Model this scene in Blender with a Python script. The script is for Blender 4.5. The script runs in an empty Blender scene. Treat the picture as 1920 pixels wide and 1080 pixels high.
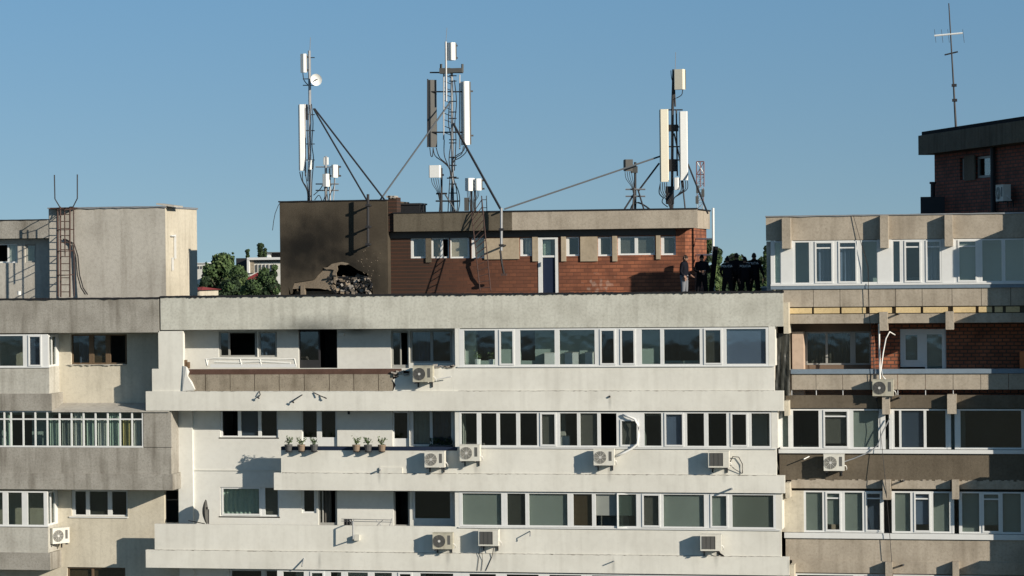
import bpy, bmesh, math, random
from mathutils import Vector, Matrix
random.seed(7)
C = bpy.context.scene.collection
R = math.radians
# ------------------------------------------------------------------ camera
F = 5000.0                                   # focal length in photo pixels (1920 wide)
YAW = math.atan(0.20); PITCH = -math.atan(41/F); ROLL = 0.0104
CAM = Vector((92*math.sin(YAW), -92*math.cos(YAW), 20.0))
M3 = Matrix.Rotation(YAW, 3, 'Z') @ Matrix.Rotation(math.pi/2+PITCH, 3, 'X') @ Matrix.Rotation(-ROLL, 3, 'Z')
cd = bpy.data.cameras.new('camera'); cam = bpy.data.objects.new('camera', cd); C.objects.link(cam)
cam.matrix_world = Matrix.Translation(CAM) @ M3.to_4x4()
cd.sensor_width = 36; cd.lens = 36*F/1920; cd.clip_start = 1; cd.clip_end = 20000
bpy.context.scene.camera = cam
# ------------------------------------------------------------------ sky and sun
TS = Vector((.88, -.50, .35)).normalized()   # towards the sun
w = bpy.data.worlds.new('World'); bpy.context.scene.world = w; w.use_nodes = True
nt = w.node_tree; nt.nodes.clear()
sk = nt.nodes.new('ShaderNodeTexSky'); sk.sky_type = 'NISHITA'; sk.sun_disc = False
sk.sun_elevation = math.asin(TS.z); sk.sun_rotation = math.atan2(TS.x, TS.y)
sk.air_density = 1.0; sk.dust_density = 0.2; sk.ozone_density = 1.3; sk.altitude = 0
bg = nt.nodes.new('ShaderNodeBackground'); bg.inputs[1].default_value = 0.13
wo = nt.nodes.new('ShaderNodeOutputWorld')
tcw = nt.nodes.new('ShaderNodeTexCoord'); sx = nt.nodes.new('ShaderNodeSeparateXYZ'); cx = nt.nodes.new('ShaderNodeCombineXYZ')
ma = nt.nodes.new('ShaderNodeMath'); ma.operation = 'ABSOLUTE'; mz = nt.nodes.new('ShaderNodeMath'); mz.operation = 'MULTIPLY_ADD'
mz.inputs[1].default_value = 2.2; mz.inputs[2].default_value = .22      # the clear upper air reaches down to the horizon here
nt.links.new(tcw.outputs['Generated'], sx.inputs[0]); nt.links.new(sx.outputs[2], ma.inputs[0]); nt.links.new(ma.outputs[0], mz.inputs[0])
nt.links.new(sx.outputs[0], cx.inputs[0]); nt.links.new(sx.outputs[1], cx.inputs[1]); nt.links.new(mz.outputs[0], cx.inputs[2])
nz_ = nt.nodes.new('ShaderNodeVectorMath'); nz_.operation = 'NORMALIZE'; nt.links.new(cx.outputs[0], nz_.inputs[0]); nt.links.new(nz_.outputs[0], sk.inputs[0])
tr = nt.nodes.new('ShaderNodeMapRange'); tr.inputs[1].default_value = 0; tr.inputs[2].default_value = .10
tmx = nt.nodes.new('ShaderNodeMix'); tmx.data_type = 'RGBA'; tmx.inputs[6].default_value = (.73,.71,.60,1); tmx.inputs[7].default_value = (.76,.93,.90,1)
tmu = nt.nodes.new('ShaderNodeMix'); tmu.data_type = 'RGBA'; tmu.blend_type = 'MULTIPLY'; tmu.inputs[0].default_value = 1
nt.links.new(ma.outputs[0], tr.inputs[0]); nt.links.new(tr.outputs[0], tmx.inputs[0]); nt.links.new(sk.outputs[0], tmu.inputs[6]); nt.links.new(tmx.outputs[2], tmu.inputs[7])
nt.links.new(tmu.outputs[2], bg.inputs[0]); nt.links.new(bg.outputs[0], wo.inputs[0])
sd = bpy.data.lights.new('sun', 'SUN'); sd.energy = 5.0; sd.angle = R(0.5); sd.color = (1.0, .90, .76)
so = bpy.data.objects.new('sun', sd); C.objects.link(so)
so.rotation_euler = (-TS).to_track_quat('-Z', 'Y').to_euler()
vs = bpy.context.scene.view_settings; vs.view_transform = 'Standard'; vs.look = 'None'; vs.exposure = 0.35; vs.gamma = 1

# ------------------------------------------------------------------ measuring: photo point -> point on the plane y = Y
def P(px, py, Y=0.0):
    d = M3 @ Vector(((px-960)/F, (540-py)/F, -1.0))
    t = (Y-CAM.y)/d.y
    return CAM + d*t
def PX(px, py, Y=0.0): return P(px, py, Y).x
def PZ(px, py, Y=0.0): return P(px, py, Y).z

# ------------------------------------------------------------------ materials
def mat(name, col, rough=.8, metal=0, noise=0, nscale=3, streak=0, bump=0, bscale=40, spec=.3, stains=None, fine=0, spots=0, dirt=(.25,.22,.18)):
    m = bpy.data.materials.new(name); m.use_nodes = True
    t = m.node_tree; b = t.nodes['Principled BSDF']; L = t.links.new; N = t.nodes.new
    b.inputs['Roughness'].default_value = rough; b.inputs['Metallic'].default_value = metal
    b.inputs['Specular IOR Level'].default_value = spec
    b.inputs['Base Color'].default_value = (*col, 1)
    if not (noise or streak or bump or stains or fine or spots): return m
    tc = N('ShaderNodeTexCoord')
    cur = None
    rgb = N('ShaderNodeRGB'); rgb.outputs[0].default_value = (*col, 1); cur = rgb.outputs[0]
    def mul(fac_out, lo, hi, fmin, fmax, dcol=None):
        nonlocal cur
        mr = N('ShaderNodeMapRange'); mr.inputs[1].default_value = fmin; mr.inputs[2].default_value = fmax
        mr.inputs[3].default_value = lo; mr.inputs[4].default_value = hi
        L(fac_out, mr.inputs[0])
        mx = N('ShaderNodeMix'); mx.data_type = 'RGBA'; mx.blend_type = 'MIX'
        mx.inputs[7].default_value = (*[c*k for c, k in zip(col, dcol or dirt)], 1) if True else (0,0,0,1)
        L(mr.outputs[0], mx.inputs[0]); L(cur, mx.inputs[6]); cur = mx.outputs[2]
    def nz(scale, vs=(1,1,1), det=6, dist=0):
        mp = N('ShaderNodeMapping'); mp.inputs['Scale'].default_value = vs
        L(tc.outputs['Object'], mp.inputs[0])
        n = N('ShaderNodeTexNoise'); n.inputs['Scale'].default_value = scale; n.inputs['Detail'].default_value = det
        n.inputs['Distortion'].default_value = dist
        L(mp.outputs[0], n.inputs[0]); return n.outputs[0]
    if noise: mul(nz(nscale*.25, det=8), 0, noise, .42, .72, (.45,.43,.40))
    if fine: mul(nz(nscale*3, det=8, dist=.4), 0, fine, .45, .75, (.4,.38,.36))
    if streak: mul(nz(2.2, (1.6, 1.6, .16), 8, .2), 0, streak, .50, .78, dirt)
    if spots:
        mul(nz(14, det=3), 0, spots, .66, .72, dirt)
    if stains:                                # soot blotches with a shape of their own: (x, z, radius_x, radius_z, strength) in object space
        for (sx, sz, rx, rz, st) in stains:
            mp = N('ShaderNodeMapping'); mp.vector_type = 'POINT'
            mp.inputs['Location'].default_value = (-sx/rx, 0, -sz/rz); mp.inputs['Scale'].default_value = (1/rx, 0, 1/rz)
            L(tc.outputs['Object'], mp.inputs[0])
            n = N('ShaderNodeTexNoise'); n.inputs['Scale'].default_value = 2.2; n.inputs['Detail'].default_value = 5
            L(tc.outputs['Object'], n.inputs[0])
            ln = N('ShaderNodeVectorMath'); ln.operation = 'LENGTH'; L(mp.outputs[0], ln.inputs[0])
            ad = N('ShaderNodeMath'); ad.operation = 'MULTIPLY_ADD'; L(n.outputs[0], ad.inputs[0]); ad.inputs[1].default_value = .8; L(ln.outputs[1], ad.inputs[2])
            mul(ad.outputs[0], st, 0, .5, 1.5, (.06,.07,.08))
    L(cur, b.inputs['Base Color'])
    if bump:
        bn = N('ShaderNodeBump'); bn.inputs['Strength'].default_value = bump; bn.inputs['Distance'].default_value = .02
        L(nz(bscale, det=8), bn.inputs['Height']); L(bn.outputs[0], b.inputs['Normal'])
    return m
def brickmat(name, c1, c2, mortar, bw=.26, bh=.125, soot=0, msize=.02, pale=0, lines=0):
    m = bpy.data.materials.new(name); m.use_nodes = True
    t = m.node_tree; b = t.nodes['Principled BSDF']; L = t.links.new; N = t.nodes.new
    b.inputs['Roughness'].default_value = .9
    tc = N('ShaderNodeTexCoord'); se = N('ShaderNodeSeparateXYZ'); L(tc.outputs['Object'], se.inputs[0])
    ad = N('ShaderNodeMath'); ad.operation = 'ADD'; L(se.outputs[0], ad.inputs[0]); L(se.outputs[1], ad.inputs[1])
    cb = N('ShaderNodeCombineXYZ'); L(ad.outputs[0], cb.inputs[0]); L(se.outputs[2], cb.inputs[1])
    br = N('ShaderNodeTexBrick'); L(cb.outputs[0], br.inputs[0])
    br.inputs['Color1'].default_value = (*c1,1); br.inputs['Color2'].default_value = (*c2,1); br.inputs['Mortar'].default_value = (*mortar,1)
    br.inputs['Scale'].default_value = 1; br.inputs['Mortar Size'].default_value = msize; br.inputs['Brick Width'].default_value = bw; br.inputs['Row Height'].default_value = bh
    n = N('ShaderNodeTexNoise'); n.inputs['Scale'].default_value = 1.4; n.inputs['Detail'].default_value = 8; L(tc.outputs['Object'], n.inputs[0])
    mr = N('ShaderNodeMapRange'); mr.inputs[1].default_value=.4; mr.inputs[2].default_value=.7; mr.inputs[3].default_value=1; mr.inputs[4].default_value=.5; L(n.outputs[0], mr.inputs[0])
    mx = N('ShaderNodeMix'); mx.data_type='RGBA'; mx.blend_type='MULTIPLY'; mx.inputs[0].default_value=1; L(br.outputs[0], mx.inputs[6]); L(mr.outputs[0], mx.inputs[7])
    cur = mx.outputs[2]
    if soot:                                  # smoke soot thickest on the burnt end
        m2 = N('ShaderNodeMapRange'); m2.inputs[1].default_value=soot[0]; m2.inputs[2].default_value=soot[1]; m2.inputs[3].default_value=.95; m2.inputs[4].default_value=0
        ns = N('ShaderNodeMath'); ns.operation='MULTIPLY_ADD'; L(n.outputs[0], ns.inputs[0]); ns.inputs[1].default_value=3; L(se.outputs[0], ns.inputs[2]); L(ns.outputs[0], m2.inputs[0])
        mx2 = N('ShaderNodeMix'); mx2.data_type='RGBA'; L(m2.outputs[0], mx2.inputs[0]); L(cur, mx2.inputs[6]); mx2.inputs[7].default_value=(.022,.013,.008,1); cur = mx2.outputs[2]
    if pale:                                  # scraped pale patch low on the wall
        mp = N('ShaderNodeMapping'); mp.inputs['Location'].default_value=(-pale[0]/pale[2],0,-pale[1]/pale[3]); mp.inputs['Scale'].default_value=(1/pale[2],0,1/pale[3]); L(tc.outputs['Object'], mp.inputs[0])
        ln = N('ShaderNodeVectorMath'); ln.operation='LENGTH'; L(mp.outputs[0], ln.inputs[0])
        nn = N('ShaderNodeTexNoise'); nn.inputs['Scale'].default_value=5; nn.inputs['Detail'].default_value=6; L(tc.outputs['Object'], nn.inputs[0])
        a2 = N('ShaderNodeMath'); a2.operation='MULTIPLY_ADD'; L(nn.outputs[0], a2.inputs[0]); a2.inputs[1].default_value=3.2; L(ln.outputs[1], a2.inputs[2])
        m3 = N('ShaderNodeMapRange'); m3.inputs[1].default_value=1.6; m3.inputs[2].default_value=2.0; m3.inputs[3].default_value=.38; m3.inputs[4].default_value=0; L(a2.outputs[0], m3.inputs[0])
        mx3 = N('ShaderNodeMix'); mx3.data_type='RGBA'; L(m3.outputs[0], mx3.inputs[0]); L(cur, mx3.inputs[6]); mx3.inputs[7].default_value=(.42,.33,.27,1); cur = mx3.outputs[2]
    if lines:                                 # deep horizontal joints
        dv=N('ShaderNodeMath'); dv.operation='DIVIDE'; dv.inputs[1].default_value=bh; L(se.outputs[2],dv.inputs[0])
        fc=N('ShaderNodeMath'); fc.operation='FRACT'; L(dv.outputs[0],fc.inputs[0])
        m5=N('ShaderNodeMapRange'); m5.inputs[1].default_value=.12; m5.inputs[2].default_value=.24; m5.inputs[3].default_value=.8; m5.inputs[4].default_value=0; L(fc.outputs[0],m5.inputs[0])
        mx5=N('ShaderNodeMix'); mx5.data_type='RGBA'; L(m5.outputs[0],mx5.inputs[0]); L(cur,mx5.inputs[6]); mx5.inputs[7].default_value=(*[c*.3 for c in c1],1); cur=mx5.outputs[2]
    L(cur, b.inputs['Base Color'])
    bn = N('ShaderNodeBump'); bn.inputs['Strength'].default_value=.6; bn.inputs['Distance'].default_value=.015; bn.invert = True
    L(br.outputs['Fac'], bn.inputs['Height']); L(bn.outputs[0], b.inputs['Normal'])
    return m
def glassmat(name, tint, refl=1.0):
    m = bpy.data.materials.new(name); m.use_nodes = True; t = m.node_tree; t.nodes.clear(); N=t.nodes.new; L=t.links.new
    o=N('ShaderNodeOutputMaterial'); mx=N('ShaderNodeMixShader'); tr=N('ShaderNodeBsdfTransparent'); gl=N('ShaderNodeBsdfGlossy'); lw=N('ShaderNodeLayerWeight'); fr=N('ShaderNodeMath'); fr.operation='POWER'; fr.inputs[1].default_value=5
    tr.inputs[0].default_value=(*tint,1); gl.inputs['Roughness'].default_value=.03; lw.inputs[0].default_value=.5; L(lw.outputs['Facing'], fr.inputs[0])
    n=N('ShaderNodeTexNoise'); n.inputs['Scale'].default_value=1.2; tc=N('ShaderNodeTexCoord'); L(tc.outputs['Object'], n.inputs[0])
    bn=N('ShaderNodeBump'); bn.inputs['Strength'].default_value=.12; bn.inputs['Distance'].default_value=.02; L(n.outputs[0], bn.inputs['Height']); L(bn.outputs[0], gl.inputs['Normal'])
    ml=N('ShaderNodeMath'); ml.operation='MULTIPLY_ADD'; ml.inputs[1].default_value=.95; ml.inputs[2].default_value=.075*refl; L(fr.outputs[0], ml.inputs[0])
    L(ml.outputs[0], mx.inputs[0]); L(tr.outputs[0], mx.inputs[1]); L(gl.outputs[0], mx.inputs[2]); L(mx.outputs[0], o.inputs[0])
    return m
M = {}
ACX = [(792,716,0),(814,876,0),(880,864,0),(1131,873,0),(1346,877,0),(829,1030,0),(915,1024,0),(1331,1033,0)]
M['render'] = mat('pale_render', (.66,.652,.595), .9, noise=.26, nscale=2, fine=.10, streak=.16, bump=.3, bscale=60, spots=.10,
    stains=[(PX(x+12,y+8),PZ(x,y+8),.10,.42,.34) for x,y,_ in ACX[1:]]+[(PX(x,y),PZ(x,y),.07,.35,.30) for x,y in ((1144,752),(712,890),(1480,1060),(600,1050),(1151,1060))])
M['render_top'] = mat('streaked_render', (.53,.53,.47), .9, noise=.4, nscale=4, fine=.35, streak=.34, bump=.45, bscale=50, spots=.45, stains=[(PX(592,612),PZ(592,618),2.0,.6,.62)])
M['white_wall'] = mat('white_wall_paint', (.64,.64,.60), .85, noise=.2, nscale=2, fine=.12, bump=.2, bscale=50, stains=[(PX(655,620),PZ(655,618),.6,.25,.7),(PX(548,622),PZ(548,618),.5,.22,.6)])
M['conc'] = mat('weathered_concrete', (.33,.315,.28), .95, noise=.5, nscale=5, fine=.45, streak=.65, bump=.6, bscale=35, spots=.35)
M['conc_lt'] = mat('pale_concrete', (.44,.42,.375), .95, noise=.35, nscale=3, fine=.3, streak=.35, bump=.5, bscale=35, spots=.3)
M['wall_cream'] = mat('cream_wall_paint', (.56,.52,.425), .9, noise=.3, nscale=3, fine=.2, streak=.25, bump=.4, spots=.2)
M['bay'] = mat('bay_concrete', (.45,.44,.395), .95, noise=.4, nscale=4, fine=.35, streak=.4, bump=.5, spots=.3)
M['brace'] = mat('grey_steel_tube', (.085,.095,.105), .8)
M['rub_dk'] = mat('sooty_rubble', (.15,.13,.11), .95, noise=.5, nscale=8, fine=.5)
M['loggia'] = mat('brown_loggia_paint', (.17,.12,.085), .9, noise=.3, fine=.2)
M['cream'] = mat('cream_paint_and_lit_face', (.52,.48,.39), .9, noise=.35, nscale=3, fine=.25, streak=.3, bump=.4, spots=.3)
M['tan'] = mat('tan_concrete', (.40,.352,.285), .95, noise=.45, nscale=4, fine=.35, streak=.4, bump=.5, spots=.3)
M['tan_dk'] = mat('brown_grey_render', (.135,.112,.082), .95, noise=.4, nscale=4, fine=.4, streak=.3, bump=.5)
M['panel'] = mat('bare_brown_panel', (.31,.27,.21), .95, noise=.5, nscale=8, fine=.5, streak=.45, bump=.6, spots=.5)
M['panel_dk'] = mat('charred_panel_edge', (.105,.06,.045), .95, noise=.5, nscale=8, fine=.4, bump=.5)
M['plank'] = mat('yellow_insulation_board', (.62,.48,.26), .9, noise=.3, nscale=6, fine=.35)
M['bitumen'] = mat('bitumen', (.022,.023,.026), .95, fine=.3, nscale=6, bump=.6, spec=.1)
M['roof'] = mat('roof_felt', (.06,.06,.06), .95, noise=.4, bump=.5)
M['pvc'] = mat('white_window_plastic', (.63,.64,.63), .45, fine=.08, nscale=2)
M['grey_frame'] = mat('grey_window_frame', (.30,.30,.28), .5)
M['brown_frame'] = mat('brown_wood_frame', (.13,.09,.055), .7, fine=.4, nscale=6)
M['rail_blue'] = mat('blue_grey_rail', (.17,.22,.27), .6, fine=.2)
M['navy'] = mat('navy_paint', (.010,.018,.042), .6, fine=.2)
M['glass'] = glassmat('window_glass', (.90,.94,.93), 1.2)
M['glass_dk'] = glassmat('grimy_window_glass', (.76,.80,.79), 1.2)
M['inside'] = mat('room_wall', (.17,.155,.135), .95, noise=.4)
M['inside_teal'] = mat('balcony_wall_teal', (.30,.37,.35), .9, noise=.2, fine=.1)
M['blind'] = mat('grey_green_blind', (.235,.255,.235), .9, noise=.25, nscale=2, fine=.1)
M['blind2'] = mat('olive_blind', (.15,.16,.14), .9, noise=.3, nscale=2)
M['blind_dk'] = mat('dark_blind', (.09,.085,.075), .9, fine=.2)
M['curtain'] = mat('pale_curtain', (.50,.50,.46), .95, noise=.25, fine=.2)
M['curtain_blue'] = mat('blue_grey_curtain', (.10,.13,.20), .95, noise=.2)
M['curtain_green'] = mat('green_curtain', (.34,.42,.36), .95, fine=.2)
M['curtain_yellow'] = mat('mustard_curtain', (.42,.35,.16), .95, fine=.2)
M['wood'] = mat('brown_board', (.13,.085,.05), .85, fine=.4, nscale=5)
M['dark'] = mat('dark_metal', (.035,.035,.038), .6, metal=.3)
M['steel'] = mat('galvanised_steel', (.33,.34,.35), .5, metal=.5, fine=.25)
M['rust'] = mat('rusty_steel', (.075,.045,.038), .8, fine=.5, nscale=6)
M['ant_white'] = mat('white_antenna_shell', (.70,.71,.69), .5, fine=.06)
M['ant_cream'] = mat('cream_antenna_shell', (.66,.62,.50), .5, fine=.06)
M['ant_grey'] = mat('grey_antenna_back', (.085,.085,.08), .6, fine=.2)
M['cable'] = mat('black_cable', (.02,.02,.022), .6)
M['hose'] = mat('white_hose', (.68,.68,.66), .6)
M['ac'] = mat('air_conditioner_shell', (.60,.59,.53), .55, fine=.15, nscale=3, streak=.2)
M['ac_old'] = mat('yellowed_shell', (.44,.42,.34), .6, fine=.3, nscale=3, streak=.5)
M['ac_dk'] = mat('fan_grille', (.10,.10,.095), .6)
M['ac_mid'] = mat('fan_hub', (.5,.5,.48), .5)
M['pot'] = mat('terracotta_pot', (.22,.165,.12), .9, fine=.3)
M['pot_dk'] = mat('dark_pot', (.07,.07,.07), .7)
M['leaf'] = mat('leaf_green', (.05,.085,.03), .8)
M['leaf2'] = mat('leaf_light', (.085,.125,.045), .8)
M['leaf_dk'] = mat('leaf_dark', (.022,.04,.018), .85)
M['bark'] = mat('bark', (.10,.08,.06), .95)
M['cloth'] = mat('black_uniform', (.008,.008,.010), .85, spec=.1)
M['cloth2'] = mat('dark_jacket', (.010,.011,.016), .9, spec=.05)
M['jeans'] = mat('grey_trousers', (.16,.17,.19), .9)
M['skin'] = mat('skin', (.27,.16,.115), .6)
M['hair'] = mat('dark_hair', (.02,.015,.012), .8)
M['letter'] = mat('reflective_lettering', (.62,.64,.66), .5)
M['tarp'] = mat('black_plastic_sheet', (.03,.031,.026), .42, spec=.4, bump=.6, bscale=6)
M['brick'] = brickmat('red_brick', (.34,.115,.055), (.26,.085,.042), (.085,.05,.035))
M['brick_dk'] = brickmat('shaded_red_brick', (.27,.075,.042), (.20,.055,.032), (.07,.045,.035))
M['mast_red'] = mat('faded_mast_red', (.17,.085,.08), .7)
M['red'] = mat('red_roof', (.26,.04,.035), .8, noise=.3)
M['orange'] = mat('orange_panel', (.55,.17,.06), .7)
M['pink'] = mat('peach_wall', (.52,.40,.31), .9, noise=.3, fine=.2)
M['rubble'] = mat('broken_plaster', (.38,.35,.31), .95, noise=.5, nscale=8, fine=.6, bump=1, bscale=20)
M['ground'] = mat('ground', (.07,.075,.05), .95, noise=.5, nscale=.1)

# ------------------------------------------------------------------ mesh helpers
class MB:
    def __init__(s): s.v=[]; s.f=[]; s.m=[]; s.mats=[]
    def mi(s, m):
        if m is None: return 0
        if m not in s.mats: s.mats.append(m)
        return s.mats.index(m)
    def poly(s, pts, m=None):
        n=len(s.v); s.v+= [Vector(p) for p in pts]; s.f.append(list(range(n,n+len(pts)))); s.m.append(s.mi(m))
    def mesh(s, pts, faces, m=None):
        n=len(s.v); s.v+=[Vector(p) for p in pts]
        for f in faces: s.f.append([n+i for i in f]); s.m.append(s.mi(m))
    def box(s, x0,x1,y0,y1,z0,z1, m=None, T=None):
        if x0>x1: x0,x1=x1,x0
        if y0>y1: y0,y1=y1,y0
        if z0>z1: z0,z1=z1,z0
        p=[Vector((x,y,z)) for x in(x0,x1) for y in(y0,y1) for z in(z0,z1)]
        if T is not None: p=[T@q for q in p]
        s.mesh(p, [(0,1,3,2),(4,6,7,5),(0,4,5,1),(2,3,7,6),(0,2,6,4),(1,5,7,3)], m)
        return s
    def obox(s, c, hx, hy, hz, rot=None, m=None):
        T=Matrix.Translation(c)
        if rot is not None: T=T@rot.to_4x4()
        return s.box(-hx,hx,-hy,hy,-hz,hz,m,T)
    def tube(s, pts, r, n=6, m=None, cap=True, r2=None):
        pts=[Vector(p) for p in pts]; rings=[]; base=len(s.v); up=None
        for i,p in enumerate(pts):
            d=(pts[min(i+1,len(pts)-1)]-pts[max(i-1,0)])
            if d.length<1e-9: d=Vector((0,0,1))
            d.normalize()
            if up is None: up = Vector((0,0,1)) if abs(d.z)<.9 else Vector((1,0,0))
            a=d.cross(up)
            if a.length<1e-4: a=d.cross(Vector((0,1,0)))
            a.normalize(); b=d.cross(a); up=-b if False else up
            rr = r if r2 is None else r+(r2-r)*i/max(1,len(pts)-1)
            for k in range(n):
                t=2*math.pi*k/n; s.v.append(p+(a*math.cos(t)+b*math.sin(t))*rr)
        k0=s.mi(m)
        for i in range(len(pts)-1):
            for k in range(n):
                q=base+i*n; s.f.append([q+k,q+(k+1)%n,q+n+(k+1)%n,q+n+k]); s.m.append(k0)
        if cap:
            s.f.append([base+k for k in range(n)][::-1]); s.m.append(k0)
            q=base+(len(pts)-1)*n; s.f.append([q+k for k in range(n)]); s.m.append(k0)
        return s
    def build(s, name, m, parent=None, smooth=False, off=None):
        me=bpy.data.meshes.new(name)
        o0 = off if off is not None else (WL.get(parent.name, Vector((0,0,0))) if parent else Vector((0,0,0)))
        me.from_pydata([tuple(p-o0) for p in s.v], [], s.f)
        mats=[M[m]]+[M[x] if isinstance(x,str) else x for x in s.mats] if not s.mats or s.mats[0]!=m else [M[x] for x in s.mats]
        if s.mats:
            me.materials.clear()
            for x in s.mats: me.materials.append(M[x] if x else M[m])
            for i,p in enumerate(me.polygons): p.material_index=s.m[i]
        else: me.materials.append(M[m])
        bm=bmesh.new(); bm.from_mesh(me); bmesh.ops.recalc_face_normals(bm, faces=bm.faces); bm.to_mesh(me); bm.free()
        if smooth:
            for p in me.polygons: p.use_smooth=True
        o=bpy.data.objects.new(name, me); C.objects.link(o)
        if parent: o.parent=parent; WL[o.name]=o0
        return o
WL={}
def tag(o, label=None, cat=None, group=None, kind=None):
    if label: o['label']=label
    if cat: o['category']=cat
    if group: o['group']=group
    if kind: o['kind']=kind
    return o
def thing(name, loc, label, cat, group=None):
    o=bpy.data.objects.new(name, None); C.objects.link(o); o.location=loc; o.empty_display_size=.2
    WL[o.name]=Vector(loc); return tag(o,label,cat,group)
def children(o): return [c for c in bpy.data.objects if c.parent==o]
def dup(root, loc, rz=None, label=None, group=None):
    r=root.copy(); C.objects.link(r); r.location=loc
    if rz is not None: r.rotation_euler=(0,0,rz)
    if label: r['label']=label
    if group: r['group']=group
    for ch in children(root):
        c=ch.copy(); C.objects.link(c); c.parent=r
        for g in children(ch):
            d=g.copy(); C.objects.link(d); d.parent=c
    return r
def struct(o): o['kind']='structure'; return o
def holes_wall(mb, X0,X1,Z0,Z1,Y,t,holes, m=None):
    hs=[]
    for (a,b,c,d) in holes:
        a,b=max(min(a,b),X0),min(max(a,b),X1); c,d=max(min(c,d),Z0),min(max(c,d),Z1)
        if b-a>.01 and d-c>.01: hs.append((a,b,c,d))
    xs=sorted(set([X0,X1]+[h[0] for h in hs]+[h[1] for h in hs])); zs=sorted(set([Z0,Z1]+[h[2] for h in hs]+[h[3] for h in hs]))
    inh=lambda x,z: any(h[0]<x<h[1] and h[2]<z<h[3] for h in hs)
    nx,nz=len(xs)-1,len(zs)-1
    S=[[not inh((xs[i]+xs[i+1])/2,(zs[j]+zs[j+1])/2) for j in range(nz)] for i in range(nx)]
    for i in range(nx):
        for j in range(nz):
            if not S[i][j]: continue
            a,b,c,d=xs[i],xs[i+1],zs[j],zs[j+1]
            mb.poly([(a,Y,c),(b,Y,c),(b,Y,d),(a,Y,d)],m); mb.poly([(a,Y+t,c),(a,Y+t,d),(b,Y+t,d),(b,Y+t,c)],m)
            if i==0 or not S[i-1][j]: mb.poly([(a,Y,c),(a,Y,d),(a,Y+t,d),(a,Y+t,c)],m)
            if i==nx-1 or not S[i+1][j]: mb.poly([(b,Y,c),(b,Y+t,c),(b,Y+t,d),(b,Y,d)],m)
            if j==0 or not S[i][j-1]: mb.poly([(a,Y,c),(a,Y+t,c),(b,Y+t,c),(b,Y,c)],m)
            if j==nz-1 or not S[i][j+1]: mb.poly([(a,Y,d),(b,Y,d),(b,Y+t,d),(a,Y+t,d)],m)
    return mb
def ring(mb, X0,X1,Z0,Z1,a,b,c,d,y0,y1,m=None):     # frame ring: outer X0..Z1, inner a,b,c,d
    mb.box(X0,a,y0,y1,Z0,Z1,m); mb.box(b,X1,y0,y1,Z0,Z1,m); mb.box(a,b,y0,y1,Z0,c,m); mb.box(a,b,y0,y1,d,Z1,m)
def wavy(mb, x0,x1,z0,z1,Y,amp=.03,wl=.16, m=None):
    n=max(6,int((x1-x0)/wl*6)); ph=random.random()*6
    p=[]; 
    for k in (0,1):
        for i in range(n+1):
            x=x0+(x1-x0)*i/n; t=ph+i/n*(x1-x0)/wl*6.283
            p.append((x, Y+amp*math.sin(t)+amp*.5*math.sin(t*.37+1)+.006*k, z0)); p.append((x, Y+amp*.8*math.sin(t+.3)+.006*k, z1))
    f=[]
    for k in (0,1):
        b=k*2*(n+1)
        for i in range(n): f.append((b+2*i,b+2*i+2,b+2*i+3,b+2*i+1))
    mb.mesh(p,f,m)
# a window: outer X0..X1 x Z0..Z1, panes = list of (a,b[,zlo,zhi]) ; fill = None/'blind'/'curtain'.. per pane
def window(parent, X0,X1,Z0,Z1,Y, panes, fm='pvc', dep=.07, gm='glass', label=None, sashes=(), transom=None, open_panes=(), sill=None, name='window', fills=None):
    mb=MB(); y0,y1=Y,Y+dep
    xs=[X0]+[v for p in panes for v in (p[0],p[1])]+[X1]
    zb=Z0+(.055); zt=Z1-.05
    for i in range(0,len(xs),2): mb.box(xs[i],xs[i+1],y0,y1,Z0,Z1)
    for i,p in enumerate(panes):
        c=p[2] if len(p)>2 else zb; d=p[3] if len(p)>3 else zt
        mb.box(p[0],p[1],y0,y1,Z0,c); mb.box(p[0],p[1],y0,y1,d,Z1)
        if i in sashes:
            s=.035; ring(mb, p[0]-.02,p[1]+.02,c-.02,d+.02, p[0]+s,p[1]-s,c+s,d-s, y0-.025,y0+.02)
        if transom: mb.box(p[0],p[1],y0,y1,d-transom,d-transom+.045)
    o=mb.build(name,fm,parent)
    if label: o['label']=label
    for i,p in enumerate(panes):
        c=p[2] if len(p)>2 else zb; d=p[3] if len(p)>3 else zt
        if i not in open_panes:
            MB().box(p[0]-.004,p[1]+.004,Y+dep*.45,Y+dep*.45+.008,c-.004,d+.004).build('pane',gm,o)
        fl=fills[i] if fills else None
        if fl:
            if fl[0]=='B':
                MB().box(p[0]-.03,p[1]+.03,Y+dep+.03,Y+dep+.04,c-.03+ (d-c)*(fl[2] if len(fl)>2 else 0),d+.03).build('blind',fl[1],o)
            else:
                a,b=(fl[2],fl[3]) if len(fl)>3 else (0,1)
                q=MB(); wavy(q,p[0]+(p[1]-p[0])*a-.02,p[0]+(p[1]-p[0])*b+.02,c-.05,d+.05,Y+dep+.12); q.build('curtain',fl[1],o,smooth=True)
    if sill: MB().box(X0-.05,X1+.05,Y-sill,Y+.02,Z0-.045,Z0-.002).build('sill',fm,o)
    return o
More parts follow.
